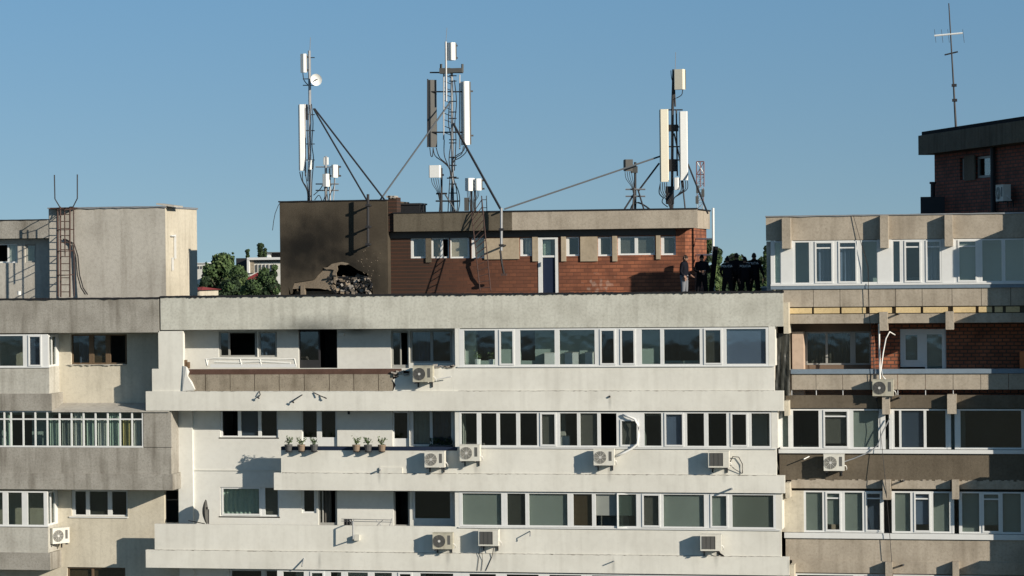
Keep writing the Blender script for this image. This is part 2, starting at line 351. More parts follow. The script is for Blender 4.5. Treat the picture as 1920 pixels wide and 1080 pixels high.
# a strip of windows measured on the photo: panes [(x0,x1,flags,fill)]
def strip(parent, xa, xb, yt, yb, Y, xref, panes, fm='pvc', gm='glass', inset=3):
    zt,zb=PZ(xref,yt,Y),PZ(xref,yb,Y); ym=(yt+yb)/2
    for i,p in enumerate(panes):
        a=xa if i==0 else (panes[i-1][1]+p[0])/2; b=xb if i==len(panes)-1 else (p[1]+panes[i+1][0])/2
        X0,X1,A,B=[PX(q,ym,Y) for q in (a,b,p[0],p[1])]
        fl=p[2]; z1=zt-.05; z0=zb+.06
        if 'T' in fl: z1=zt-.28
        panes2=[(A,B,z0,z1)]
        g='glass_dk' if 'k' in fl else gm
        tr=.22 if 't' in fl else None
        o=window(parent,X0+.001,X1-.001,zb,zt,Y,panes2,fm=fm,gm=g,sashes=(0,) if 's' in fl else (),transom=tr,open_panes=(0,) if 'o' in fl else (),fills=[p[3] if len(p)>3 else None])
def wpx(parent, x0,x1,y0,y1,Y, panes, **k):       # framed window in a wall, all measured on the photo
    xm=(x0+x1)/2; ym=(y0+y1)/2
    Z1,Z0=PZ(xm,y0,Y),PZ(xm,y1,Y)
    pn=[]
    for p in panes:
        q=[PX(p[0],ym,Y),PX(p[1],ym,Y)]
        if len(p)>2: q+=[PZ(xm,p[3],Y),PZ(xm,p[2],Y)]
        pn.append(tuple(q))
    return window(parent,PX(x0,ym,Y),PX(x1,ym,Y),Z0,Z1,Y,pn,**k)
def hpx(x0,x1,y0,y1,Y):
    xm=(x0+x1)/2; ym=(y0+y1)/2
    return (PX(x0,ym,Y)-.004,PX(x1,ym,Y)+.004,PZ(xm,y1,Y)-.004,PZ(xm,y0,Y)+.004)
def rough_edge(mb, x0,x1,y0,y1,z,amp,seg=.12,m=None,up=True,th=.05):   # ragged lip on top of a parapet
    n=max(2,int((x1-x0)/seg)); 
    top=[z+th+random.uniform(-.2,.2)*amp for _ in range(n+1)]; bot=[z-amp*random.random()**3 for _ in range(n+1)]
    p=[]; 
    for i in range(n+1):
        x=x0+(x1-x0)*i/n
        p+=[(x,y0,bot[i]),(x,y0,top[i]),(x,y1,top[i]),(x,y1,bot[i])]
    f=[(0,1,2,3),(4*n+3,4*n+2,4*n+1,4*n)]
    for i in range(n):
        a=4*i
        for k in range(4): f.append((a+k,a+(k+1)%4,a+4+(k+1)%4,a+4+k))
    mb.mesh(p,f,m)

# ================================================================== terrain
g=MB(); NX=24
def gh(y): 
    t=min(1,max(0,(y-60)/350)); return 9*(t*t*(3-2*t))
ys=[-600,-100,0,60,100,150,200,260,320,410,600,1200,3000,9000]
for i in range(len(ys)-1):
    g.poly([(-6000,ys[i],gh(ys[i])),(6000,ys[i],gh(ys[i])),(6000,ys[i+1],gh(ys[i+1])),(-6000,ys[i+1],gh(ys[i+1]))])
struct(g.build('ground','ground'))

# ================================================================== CENTRAL BUILDING
YB=.98
def zc(y): return PZ(860,y,0)
Zf1,Zf0=zc(553),zc(615.5)
rows=[dict(top=615.5,par=687,band=733,bot=770), dict(top=770,par=838.5,band=888,bot=920.5), dict(top=920.5,par=987.5,band=1037,bot=1071), dict(top=1071,par=1138,band=1190,bot=1222)]
XL=PX(301,590,0); XR=PX(1468,590,0); XE=PX(1437,700,.8)
cb=thing('apartment_block',(0,0,0),'long pale rendered apartment block in the middle with open and glazed balconies','building')
XWL=PX(362,850,YB)
# top fascia
m=MB(); m.box(XL,XR,0,.18,Zf0,Zf1); m.build('fascia','render_top',cb)
m=MB(); m.box(XL+.3,XE,.18,14,Zf0,Zf1-.34); m.box(PX(275,750,0)+.3,XL+.3,.9,14,Zf0,Zf0+.35); m.build('roof','roof',cb)
m=MB(); rough_edge(m,XL-.02,XR+.02,-.03,.24,Zf1,.045,.045); m.build('roof_edge','bitumen',cb)
m=MB(); m.box(XR,XR+.16,.22,1.4,Zf0-.25,Zf1-.35); m.build('beam_end','cream',cb)
def xr(y,px): return PX(px,y,0)
zlast=zc(1222)
# parapets and slab bands, storey by storey
for i,r in enumerate(rows):
    ym=(r['par']+r['band'])/2
    xl={0:850,1:858,2:290,3:290}[i]; xrr=[1452,1456,1465,1470][i]; bl=[275,515,275,280][i]; br=[1470,1472,1480,1482][i]
    m=MB(); m.box(xr(ym,xl),xr(ym,xrr),0,.14,zc(r['band'])-.02,zc(r['par'])); m.build('parapet','render',cb)
    m=MB(); m.box(xr(r['bot'],bl),xr(r['bot'],br),-.08,.10,zc(r['bot']),zc(r['band'])); m.build('slab_band','render',cb)
    m=MB(); xs0=[300,535,300,300][i]
    m.box(xr(r['bot'],xs0),xr(r['bot'],1440),.10,YB+.02,zc(r['bot'])+.01,zc(r['bot'])+.2)
    m.box(XWL+.1,XE,YB+.25,6,zc(r['bot'])+.01,zc(r['bot'])+.2)
    m.build('floor_slab','white_wall',cb)
    # right side cheek and window pier
    m=MB(); m.box(xr(r['top'],[1441,1446,1454,1456][i]),xr(r['top'],[1453,1458,1466,1468][i]),.001,.9,zc(r['par']),zc(r['top'])-.001); m.build('corner_pier','render',cb)
    m=MB(); m.box(xr(r['bot'],br),xr(r['bot'],br)+.14,.15,1.0,zc(r['bot'])-.18,zc(r['bot'])+.33); m.build('beam_end','cream',cb)
# left cheek of row 1
m=MB(); m.box(PX(297,650,0),PX(343,650,0),0,.22,zc(690),Zf0-.04); m.box(PX(285,700,0),PX(348,700,0),-.001,.22,zc(735),zc(690)); m.box(PX(300,650,0),PX(318,650,0),.22,YB,zc(735),Zf0-.04); m.build('end_pier','render',cb)
# row-2 parapet on the open side
m=MB(); m.box(PX(527,860,0),PX(858,860,0)-.002,0,.14,zc(888),zc(844)); m.build('parapet','render',cb)
m=MB(); m.box(PX(527,842,0),PX(857,842,0),-.012,.30,zc(845)+.001,zc(838.5)); m.build('coping','navy',cb)
# row 1 open side: bare brown panels where the cladding was torn off
z1,z0=zc(690.5),zc(733)+.003
xs=[343,385,431,477,523,570,617,663,709,737]
for a,b in zip(xs[:-1],xs[1:]):
    m=MB(); m.box(PX(a,700,.03)+.014,PX(b,700,.03)-.012,.03,.10,z0,zc(700)); m.build('bare_panel','panel',cb)
m=MB(); m.box(PX(345,700,.03),PX(752,700,.03),.022,.13,zc(701),z1-.01); m.box(PX(345,700,.03),PX(752,700,.03),.06,.13,z0,zc(701)); m.build('bare_panel_edge','panel_dk',cb)
# whole cladding starts again under the air conditioner, with a ragged left edge
m=MB(); ZT=zc(688); pts=[(737,733),(742,722),(736,712),(748,706),(741,699),(760,694),(775,688),(850,688),(850,733)]
f=[P(x,y,0) for x,y in pts]; n=len(f)
m.mesh([(p.x,0,p.z) for p in f]+[(p.x,.058,p.z) for p in f],[tuple(range(n)),tuple(range(n,2*n))[::-1]]+[(i,(i+1)%n,n+(i+1)%n,n+i) for i in range(n)]); m.build('parapet','render',cb)
m=MB(); pts=[(343,686),(350,688),(355,697),(352,705),(360,716),(366,730),(362,734),(343,733)]
f=[P(x,y,-.01) for x,y in pts]; n=len(f)
m.mesh([(p.x,-.02-.04*(i%2),p.z) for i,p in enumerate(f)]+[(p.x,.028,p.z) for p in f],[tuple(range(n)),tuple(range(n,2*n))[::-1]]+[(i,(i+1)%n,n+(i+1)%n,n+i) for i in range(n)]); m.build('torn_cladding','white_wall',cb)
m=MB(); rough_edge(m,PX(366,733,0),PX(737,733,0),-.085,.02,z0-.02,.05,.09,th=.01); m.build('torn_cladding_edge','white_wall',cb)
# back wall, storey by storey
WB={0:[(410,482,622,669,'o'),(484,519,622,669,'c'),(560,632,618,690,'door'),(733,766,620,690,'door'),(768,848,620,680,'w')],
    1:[(413,521,768,820,'w'),(566,632,768,842,'d'),(736,767,770,842,'d'),(768,850,769,836,'w')],
    2:[(413,523,912,968,'w'),(566,593,916,962,'w'),(597,632,917,985,'door'),(738,768,919,988,'door'),(773,849,919,975,'w')],
    3:[(430,560,1068,1115,'w'),(600,632,1068,1130,'w'),(738,850,1068,1120,'w')]}
for i,r in enumerate(rows):
    zt=Zf0 if i==0 else zc(rows[i-1]['bot']); zb=zc(r['bot'])+.2
    if i==1: pass
    hs=[hpx(*q[:4],YB) for q in WB[i]]
    xl= PX(318,650,YB) if i==0 else XWL
    m=MB(); holes_wall(m,xl,PX(858,700,YB),zb-.2 if i>0 else zb-.2,zt,YB,.22,hs); m.build('wall','white_wall',cb)
    # inside the glazed half
    hr=[]
    if i==0: hr=[hpx(893,929,620,676,YB),hpx(975,1003,620,676,YB),hpx(1126,1200,619,690,YB),hpx(1243,1312,619,676,YB),hpx(1318,1352,619,690,YB)]
    if i==1: hr=[hpx(872,1040,772,836,YB),hpx(1060,1090,772,836,YB),hpx(1100,1200,772,836,YB),hpx(1210,1245,780,836,YB),hpx(1255,1405,774,838,YB)]
    if i==2: hr=[hpx(880,960,925,975,YB),hpx(1050,1120,925,985,YB),hpx(1180,1240,925,990,YB)]
    if i==3: hr=[hpx(880,1440,1072,1120,YB)]
    m=MB(); holes_wall(m,PX(858,700,YB),XE,zb-.2,zt,YB,.22,hr); m.build('balcony_wall','inside_teal' if i==0 else 'blind',cb)
# partition between the open and the glazed balconies
for i,r in enumerate(rows):
    m=MB(); x0=PX(853,r['top']+20,0); x1=PX(862,r['top']+20,0)
    m.box(x0,x1,.004,YB,zc(r['par']),zc(r['top'])-.002)
    m.build('partition_wall','white_wall',cb)
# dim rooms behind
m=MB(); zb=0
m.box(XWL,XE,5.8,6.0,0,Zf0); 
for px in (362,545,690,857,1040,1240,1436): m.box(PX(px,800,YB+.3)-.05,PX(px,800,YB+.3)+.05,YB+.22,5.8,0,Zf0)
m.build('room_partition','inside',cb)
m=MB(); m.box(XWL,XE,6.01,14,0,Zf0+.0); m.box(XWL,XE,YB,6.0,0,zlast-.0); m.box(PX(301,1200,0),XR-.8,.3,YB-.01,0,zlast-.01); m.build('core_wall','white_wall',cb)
# narrow recessed wall left of the corner, rows 2-4
m=MB(); m.box(PX(334,850,YB-.12),XWL+.02,YB-.12,YB+.3,0,zc(770)); m.box(PX(334,850,YB),XWL,YB+.3,14,0,Zf0-.02); m.box(PX(318,650,YB)-.1,XWL,YB+.1,14,zc(770),Zf0-.01); m.build('stair_wall','white_wall',cb)
m=MB(); m.box(XWL,PX(530,888,YB),YB-.03,YB-.001,zc(889),zc(887)); m.build('wall_joint','render',cb)
# windows of the open half
B=('B','blind'); BD=('B','blind_dk'); CU=('C','curtain'); CB=('C','curtain_blue'); GW='glass_dk'
wpx(cb,410,482,622,669,YB+.06,[(414,428),(431,478)],fm='grey_frame',open_panes=(1,),gm=GW,sill=.05)
wpx(cb,484,519,622,669,YB+.06,[(488,516)],gm=GW,fills=[('C','curtain_blue')],fm='grey_frame')
wpx(cb,733,766,620,690,YB+.08,[(737,750,624,684),(752,764,624,684)],fm='grey_frame',open_panes=(1,),gm=GW,name='balcony_door')
wpx(cb,768,848,620,680,YB+.08,[(773,807),(812,844)],gm=GW,fm='grey_frame',fills=[CB,None],sill=.04)
o=wpx(cb,560,600,618,690,YB+.1,[(563,597,622,675)],fm='dark',gm=GW,name='balcony_door',label='charred doorway with black frame')
wpx(cb,413,521,768,820,YB+.06,[(417,446),(452,484),(490,519)],fills=[None,('B','curtain_blue'),None],open_panes=(0,),gm=GW,sill=.06)
wpx(cb,566,632,768,842,YB+.08,[(568,594,771,820),(603,629,771,820)],gm=GW,fills=[None,None],name='balcony_door')
wpx(cb,736,767,770,842,YB+.08,[(739,764,774,822)],gm=GW,name='balcony_door')
wpx(cb,768,850,769,836,YB+.08,[(775,806),(811,846)],gm=GW,fills=[('C','curtain'),CB],sill=.05)
wpx(cb,413,523,912,968,YB+.06,[(417,488),(497,521)],fills=[('C','curtain_green'),BD],sill=.06,sashes=(0,))
wpx(cb,566,593,916,962,YB+.06,[(570,589)],gm=GW,sill=.05)
wpx(cb,597,632,917,985,YB+.08,[(600,604,920,980),(606,629,920,980)],fm='grey_frame',open_panes=(1,),gm=GW,fills=[None,('C','blind_dk',.0,.5)],name='balcony_door')
wpx(cb,738,768,919,988,YB+.08,[(741,765,922,984)],fm='grey_frame',open_panes=(0,),name='balcony_door')
wpx(cb,773,849,919,975,YB+.06,[(778,844)],gm=GW,sill=.05)
wpx(cb,430,560,1068,1115,YB+.06,[(435,490),(500,555)],gm=GW)
wpx(cb,738,850,1068,1120,YB+.06,[(745,790),(798,844)],gm=GW)
# glazed strips
strip(cb,861,1441,617,687,0,860,[(870,928,''),(937,963,'s'),(975,1040,''),(1049,1115,''),(1126,1153,'s'),(1164,1190,'s'),(1203,1238,''),(1245,1312,''),(1321,1353,'sk',('B','blind_dk')),(1362,1436,'',('B','curtain_blue'))])
strip(cb,861,1446,772,838,0,860,[(865,894,'k'),(902,931,'k'),(937,968,'k'),(975,1007,'k'),(1014,1042,'s',('B','blind_dk')),(1050,1082,''),(1088,1120,'',('B','blind_dk')),(1126,1156,'o'),(1164,1196,'Ts',('B','blind_dk')),(1208,1240,''),(1247,1281,'s',('B','curtain_blue')),(1288,1320,'k'),(1328,1362,'k'),(1371,1401,'s'),(1409,1443,'')])
G='glass'
strip(cb,861,1455,922,987,0,860,[(867,940,'',B),(951,985,'k',('B','blind_dk')),(992,1064,'',('B','blind',.0)),(1075,1110,'k',('B','wood')),(1117,1156,'o',('B','blind',.35)),(1160,1193,'k',('B','blind',.35)),(1205,1237,'s',BD),(1244,1320,'',B),(1333,1364,'s',B),(1373,1450,'',('B','blind2'))])
# row 4 upper edge of glazing
strip(cb,520,1450,1073,1138,0,860,[(531,570,'k'),(583,607,'sk'),(620,640,'k'),(652,690,''),(702,735,'k'),(748,772,'sk'),(788,850,'k'),(880,930,''),(950,1010,'k'),(1030,1090,'k'),(1110,1180,'',B),(1200,1260,'k'),(1280,1350,'k'),(1370,1440,'k',B)])
for yy,a,b,k in ((733,860,1452,0),(733,350,735,0),(888,860,1456,1),(888,530,856,1),(1037,292,1464,2)):
    m=MB(); rough_edge(m,xr(yy,a),xr(yy,b),-.083,-.04,zc(yy)+.004,.028,.07,th=.006); m.build('seam','conc',cb)
# window sill lines
for yy,a,b in ((687,858,1452),(838.5,860,1456),(987.5,860,1464)):
    m=MB(); m.box(xr(yy,a),xr(yy,b),-.045,.02,zc(yy)-.035,zc(yy)-.001); m.build('sill','pvc',cb)
# leaning sash of row 3
p=P(1157,955,-.02); 
m=MB(); T=Matrix.Translation((PX(1157,955,-.04),-.05,zc(955)))@Matrix.Rotation(R(12),4,'Z')
hw,hz=.66/2,.60
for b in ((-.0,.05),(.63,.68)): m.box(b[0],b[1],-.02,.02,-hz,hz,None,T)
m.box(.05,.63,-.02,.02,-hz,-hz+.05,None,T); m.box(.05,.63,-.02,.02,hz-.05,hz,None,T)
o=m.build('open_sash','pvc',cb); m=MB(); m.box(.05,.63,-.004,.004,-hz+.05,hz-.05,None,T); m.build('pane','glass',o)

# ================================================================== LEFT BUILDING
lb=thing('apartment_block',(PX(150,700,0),1,0),'weathered grey concrete apartment block at the left edge with stepped balconies','building')
YL=1.02
def zl(y,x=150): return PZ(x,y,0)
XW=PX(0,700,0)-9; XLE=PX(298,590,0)
m=MB(); m.box(XW,XLE,.0,.18,zl(624),zl(561)); m.build('fascia','conc',lb)
m=MB(); rough_edge(m,XW,XLE,-.03,.24,zl(561),.04,.2); m.build('roof_edge','bitumen',lb)
m=MB(); m.box(XW,PX(300,600,0)+.3,.18,14,zl(624),zl(608)); m.build('roof','roof',lb)
# recessed wall with holes rows 1,3,4
XRc=PX(335,800,YL)
hL=[hpx(133,238,627,683,YL),hpx(134,239,919,968,YL),hpx(126,235,1064,1110,YL),hpx(308,334,920,980,YL)]
m=MB(); holes_wall(m,XW,XRc,zl(770),zl(624),YL,.25,hL[:1]); m.build('wall','wall_cream',lb)
m=MB(); holes_wall(m,XW,XRc,0,zl(919),YL,.25,hL[1:]); m.build('wall','wall_cream',lb)
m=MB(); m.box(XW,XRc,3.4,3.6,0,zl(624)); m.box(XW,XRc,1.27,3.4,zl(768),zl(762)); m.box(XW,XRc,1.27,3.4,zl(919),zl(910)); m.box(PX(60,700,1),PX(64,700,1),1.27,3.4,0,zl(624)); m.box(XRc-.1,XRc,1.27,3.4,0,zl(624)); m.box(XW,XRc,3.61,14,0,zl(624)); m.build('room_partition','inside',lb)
wpx(lb,133,238,627,683,YL+.1,[(137,167),(176,198),(207,235)],fm='brown_frame',open_panes=(2,),gm=GW,fills=[('C','curtain_blue',.3,1),('B','wood'),None],label='old brown window with clutter behind it')
m=MB(); rough_edge(m,PX(128,683,YL),PX(238,683,YL),YL-.06,YL+.05,PZ(185,684,YL),.05,.08,th=.02); m.build('broken_sill','conc_lt',lb)
wpx(lb,134,239,919,968,YL+.08,[(141,161),(168,202),(210,237)],fills=[None,('B','blind_dk'),None],gm=GW,sill=.12)
wpx(lb,126,235,1064,1110,YL+.08,[(130,172),(176,232)],fm='brown_frame',fills=[('B','wood'),('B','wood')],gm=GW)
# stepped protruding bays rows 1 and 3 (to x=92)
for (gt,par,band,bot,xa,xb,xg) in ((628,688,738,770,92,98,82),(921,986,1036,1068,90,95,86)):
    ym=(gt+bot)/2
    m=MB(); m.box(XW,PX(xa,ym,0),0,.16,zl(band,50),zl(par,50)); m.box(PX(xa,ym,0)-.16,PX(xa,ym,0),.16,YL,zl(band,50),zl(par,50)); m.build('parapet','bay',lb)
    m=MB(); m.box(XW,PX(xb,ym,0),-.08,.1,zl(bot,50),zl(band,50)); m.box(PX(xb,ym,0)-.16,PX(xb,ym,0),.1,YL,zl(bot,50),zl(band,50)); m.build('slab_band','conc',lb)
    m=MB(); m.box(XW,PX(xb,ym,0)-.16,.1,YL,zl(bot,50)+.01,zl(bot,50)+.2); m.build('floor_slab','conc_lt',lb)
    m=MB(); m.box(XW,PX(xa,ym,0)+.04,-.04,.02,zl(par,50)-.03,zl(par,50)); m.build('sill','pvc',lb)
    # side glazing
    X=PX(xa-1,gt+30,0); z0,z1=zl(par,50),zl(gt,50)
    m=MB(); m.box(X-.08,X,.002,.09,z0,z1-.003); m.box(X-.08,X,.75,YL-.003,z0,z1-.003); m.box(X-.07,X-.01,.09,.75,z0,z0+.07); m.box(X-.07,X-.01,.09,.75,z1-.08,z1-.003); m.box(X-.07,X-.01,.35,.41,z0+.07,z1-.08)
    o=m.build('side_window','pvc',lb); MB().box(X-.045,X-.035,.09,.75,z0+.07,z1-.08).build('pane','glass_dk',o)
strip(lb,-60,PX and 89,627,689,0,50,[(-55,-10,'k'),(-2,43,'k'),(54,77,'sk',('B','curtain_blue'))],gm=GW)
strip(lb,-60,87,921,987,0,50,[(-55,-20,'k'),(-15,5,'k'),(15,41,'k'),(52,82,'k')],gm=GW)
# row 2: glazed balcony with thin white bars, curtains, concrete pier
z2t,z2b=zl(771,250),zl(838,200)
m=MB(); X0=XW; Xg=PX(268,800,0); xsb=[PX(x,800,0) for x in (-60,-38,-14,8,20.5,43.5,66,88.5,111.5,134,156.5,179,202,225,247.5,267.5)]
for x in xsb: m.box(x-.028,x+.028,0,.05,z2b,z2t)
m.box(X0,Xg,.002,.045,zl(786,150)-.025,zl(786,150)+.025); m.box(X0,Xg,-.02,.05,z2b-.02,z2b+.04); m.box(X0,Xg,.003,.048,z2t-.04,z2t)
o=m.build('window','pvc',lb); MB().box(X0,Xg,.02,.028,z2b+.02,z2t-.02).build('pane','glass',o)
cols=['inside','curtain','inside','curtain_green','inside','inside','inside','curtain_green','blind','curtain','curtain_green','curtain','curtain_green','curtain_yellow','curtain']
for i in range(len(xsb)-1):
    if cols[i]!='inside':
        q=MB(); a,b=xsb[i],xsb[i+1]; wavy(q,a+.02,b-.02,z2b,zl(788,150) if i%3 else z2t-.05,.18,.03,.1); q.build('curtain',cols[i],o,smooth=True)
m=MB(); m.box(Xg+.001,PX(321,800,0),0,.2,z2b,z2t-.01); m.build('pier','conc',lb)
m=MB(); m.box(XW,PX(321,860,0),-.001,.16,zl(888,200),z2b-.02); m.box(PX(321,860,0)-.16,PX(321,860,0),.16,YL-.13,zl(888,200),z2t-.02); m.build('parapet','conc',lb)
m=MB(); m.box(XW,PX(325,900,0),-.08,.1,zl(918,200),zl(888,200)); m.box(PX(325,900,0)-.16,PX(325,900,0),.1,YL-.13,zl(918,200),zl(888,200)); m.build('slab_band','conc',lb)
m=MB(); m.box(XW,PX(325,900,0)-.16,.1,YL-.0,zl(918,200)+.01,zl(918,200)+.2); m.build('floor_slab','conc_lt',lb)
XB0=PX(322,900,.3); m=MB(); m.box(XB0-.1,XB0,.2,YL-.13,zl(918,200)+.2,z2t-.03); m.build('side_wall','cream',lb)
m=MB(); holes_wall(m,XW,XRc,zl(919),zl(770),YL,.25,[hpx(100,160,778,838,YL),hpx(10,60,778,838,YL)]); m.build('balcony_wall','inside_teal',lb)
# sloped tin cover over row 2
za,zb_=zl(770,180),zl(758,180); x0,x1=PX(98,765,0)+.005,PX(318,765,0)
m=MB(); m.mesh([(x0,-.06,za),(x1,-.06,za),(x1,YL,zb_),(x0,YL,zb_),(x0,-.06,za-.05),(x1,-.06,za-.05),(x1,YL,za-.05),(x0,YL,za-.05)],[(0,1,2,3),(4,7,6,5),(0,4,5,1),(1,5,6,2),(2,6,7,3),(3,7,4,0)]); m.build('balcony_cover','conc_lt',lb)

# ================================================================== RIGHT BUILDING
YR=.8; YQ=YR+1.15
def zr(y,x=1650): return PZ(x,y,YR)
def xq(x,y=700,Y=YR): return PX(x,y,Y)
rb=thing('apartment_block',(xq(1600),YR+1,0),'tan concrete apartment block at the right edge with beam ends and mixed glazing','building')
XA=xq(1436,430); XZ=xq(2100)
m=MB()
segs=[(1436,1466),(1466,1650),(1650,1770),(1770,2100)]
m.box(XA,XZ,YR,YR+.16,zr(449),zr(404)); m.build('fascia','tan',rb)
m=MB(); rough_edge(m,XA-.02,XZ,YR-.04,YR+.22,zr(404)+.005,.03,.3,th=.035); m.build('roof_edge','steel',rb)
m=MB(); m.box(XA+.3,XZ,YR+.16,10,zr(449),zr(432)); m.build('roof','roof',rb)
def stub(x0,x1,y0,y1,mm='tan',e=.34):
    m=MB(); X0,X1=xq(x0,y0+10,YR-e),xq(x1,y0+10,YR-e); z0,z1=PZ(x0,y1,YR-e),PZ(x0,y0,YR-e)
    pts=[(X0,z0),(X1,z0),(X1,z1),(X0,z1)]
    m.box(X0,X1,YR-e,YR+.3,z0,z1); m.build('beam_end',mm,rb)
for a in ((1466,1482,409,466),(1650,1665,404,465),(1771,1786,403,462)): stub(*a)
for a in ((1649,1664,585,620),(1773,1788,584,618)): stub(*a)
for a in ((1654,1668,742,777),(1776,1793,740,776)): stub(*a)
for a in ((1655,1670,900,937),(1785,1798,900,936)): stub(*a)
for a in ((1660,1673,1054,1090),(1786,1798,1054,1090)): stub(*a)
# top storey glazing
def rstrip(xa,xb,yt,yb,panes,**k): strip(rb,xa,xb,yt,yb,YR+.02,1650,panes,**k)
z0,z1=zr(532),zr(449)
def wp(x0,x1,y0=449,y1=532,mm='pvc',nm='white_panel'):
    m=MB(); ym=(y0+y1)/2; m.box(xq(x0,ym),xq(x1,ym),YR+.01,YR+.1,zr(y1),zr(y0)-.002); m.build(nm,mm,rb)
wp(1445,1452); wp(1464,1487); wp(1645,1672); wp(1766,1789)
rstrip(1452,1464,450,532,[(1453,1463,'',('B','curtain_green',.0))])
rstrip(1487,1520,450,532,[(1491,1517,'')])
rstrip(1520,1613,450,532,[(1529,1561,'ts',('C','curtain_blue',.1,.9)),(1573,1606,'ts',('C','curtain_blue'))])
rstrip(1613,1645,450,532,[(1616,1644,'')])
rstrip(1672,1690,450,532,[(1675,1687,'')])
rstrip(1690,1766,450,532,[(1697,1726,'tsk'),(1737,1764,'ts',('C','curtain_blue'))])
rstrip(1789,1838,450,532,[(1797,1831,'ts',('B','blind'))])
rstrip(1838,2090,450,532,[(1842,1878,''),(1885,1920,''),(1928,2000,''),(2010,2080,'')])
m=MB(); m.box(XA+.15,XZ,YR-.05,YR+.12,zr(541),zr(532.5)); m.build('sill','rail_blue',rb)
m=MB(); m.box(XA+.15,XZ,YR-.07,YR+.0,zr(534.5),zr(531.5)); m.build('sill','pvc',rb)
def joints(xs,y0,y1,mm,Y=YR,nm='parapet_panel'):
    for a,b in zip(xs[:-1],xs[1:]):
        m=MB(); m.box(xq(a,(y0+y1)/2)+.008,xq(b,(y0+y1)/2)-.008,Y,Y+.12,zr(y1),zr(y0)); m.build(nm,mm,rb)
joints([1467,1525,1575,1628,1679,1729,1785,1840,1895,1990,2090],541,574.5,'tan')
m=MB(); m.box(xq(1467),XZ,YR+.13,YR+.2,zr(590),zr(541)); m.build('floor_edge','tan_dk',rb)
for a,b in ((1478,1522),(1526,1574),(1578,1623),(1630,1672),(1680,1726),(1731,1777),(1787,1829),(1835,1860),(1865,1880),(1886,1912)):
    m=MB(); m.box(xq(a,580),xq(b,580),YR+.02,YR+.11,zr(587),zr(576.5)); m.build('board','plank',rb)
m=MB(); m.box(xq(1480,595),XZ,YR-.02,YR+.15,zr(606),zr(588.5)); m.build('slab_band','tan',rb)
m=MB(); m.box(xq(1471,700),xq(1481,700),YR+.0,YR+.2,zr(765),zr(588)); m.build('edge_post','cream',rb)
def slab(y,mm='tan_dk'):
    m=MB(); m.box(xq(1480),XZ,YR+.15,YR+6,zr(y),zr(y)+.18); m.build('floor_slab',mm,rb)
for y in (606,765,916,1075): slab(y,'tan')
# row 1 loggia
h=[hpx(1508,1634,622,684,YQ),hpx(1688,1774,617,692,YQ)]
m=MB(); holes_wall(m,xq(1474),xq(1636,650,YQ),zr(765),zr(600),YQ,.2,h); m.build('loggia_wall','loggia',rb)
m=MB(); holes_wall(m,xq(1636,650,YQ)+.001,XZ,zr(765),zr(600),YQ-.05,.25,h); m.build('brick_wall','brick',rb)
m=MB(); m.box(xq(1636,650,YQ)-.02,xq(1636,650,YQ)+.1,YR+.6,YQ-.05,zr(765),zr(606)); m.build('loggia_partition','brick',rb)
wpx(rb,1508,1634,622,684,YQ+.05,[(1514,1548),(1552,1594),(1604,1630)],fm='grey_frame',gm=GW,fills=[('C','blind_dk'),('C','blind_dk'),None])
wpx(rb,1688,1734,617,688,YQ+.02,[(1696,1722,626,677)],fills=[('B','blind')],sashes=(0,))
wpx(rb,1734,1774,617,692,YQ+.02,[(1738,1766,627,691)],fills=[('B','blind')],name='balcony_door')
m=MB(); m.box(xq(1486,640,YQ-.5),xq(1507,640,YQ-.5),YR+.5,YQ,zr(765),zr(622)); m.build('duct','pink',rb)
m=MB(); m.box(XZ-1,XZ,YR,YR+.1,0,1); 
m=MB(); m.box(xq(1483),XZ,YR-.06,YR+.14,zr(700.5),zr(692)); m.build('railing','rail_blue',rb)
joints([1484,1530,1580,1632,1683,1735,1787,1839,1891,1950,2010,2090],701,730.5,'tan')
for x in (1484,1530,1580,1683,1735,1787):
    m=MB(); m.tube([(xq(x,735),YR+.06,zr(741)),(xq(x,735),YR+.06,zr(730))],.02); m.build('railing_post','steel',rb)
m=MB(); m.box(xq(1473),XZ,YR-.03,YR+.15,zr(765),zr(741)); m.build('slab_band','tan_dk',rb)
# row 2 glazing
wp(1462,1466,767,842); rstrip(1464,1480,767,842,[(1467,1478,'',B)]); 
rstrip(1480,1538,767,842,[(1487,1535,'k')]); rstrip(1538,1598,767,842,[(1545,1590,'ts',('B','blind_dk',.12))]); rstrip(1598,1651,767,842,[(1600,1647,'',B)])
wp(1651,1660,767,842); wp(1667,1673,767,842); wp(1776,1783,767,842); wp(1790,1798,767,842)
rstrip(1673,1776,767,842,[(1677,1686,''),(1690,1732,'k',('B','curtain_blue')),(1737,1773,'k')],fm='pvc')
rstrip(1798,2090,767,842,[(1801,1915,'k'),(1925,2000,'k'),(2010,2080,'k')])
m=MB(); m.box(xq(1459),XZ,YR-.08,YR+.12,zr(850),zr(843)); m.build('sill','pvc',rb)
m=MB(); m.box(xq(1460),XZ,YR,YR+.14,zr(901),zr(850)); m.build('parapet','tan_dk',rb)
for a,b in ((1484,1655),(1672,1782),(1798,2090)):
    m=MB(); rough_edge(m,xq(a,905),xq(b,905),YR-.022,YR+.1,zr(900.5),.0,.1,th=.0)
    X0,X1=xq(a,905),xq(b,905); n=int((X1-X0)/.1); m=MB()
    for i in range(n):
        u0=X0+(X1-X0)*i/n; u1=X0+(X1-X0)*(i+1)/n; d=random.uniform(-.03,.03); m.box(u0,u1-.0005,YR-.025,YR+.1,zr(916),zr(900)+d)
    m.build('slab_band','tan',rb)
m=MB(); m.box(xq(1473),XZ,YR+.1,YR+.2,zr(918),zr(899)); m.build('floor_edge','tan_dk',rb)
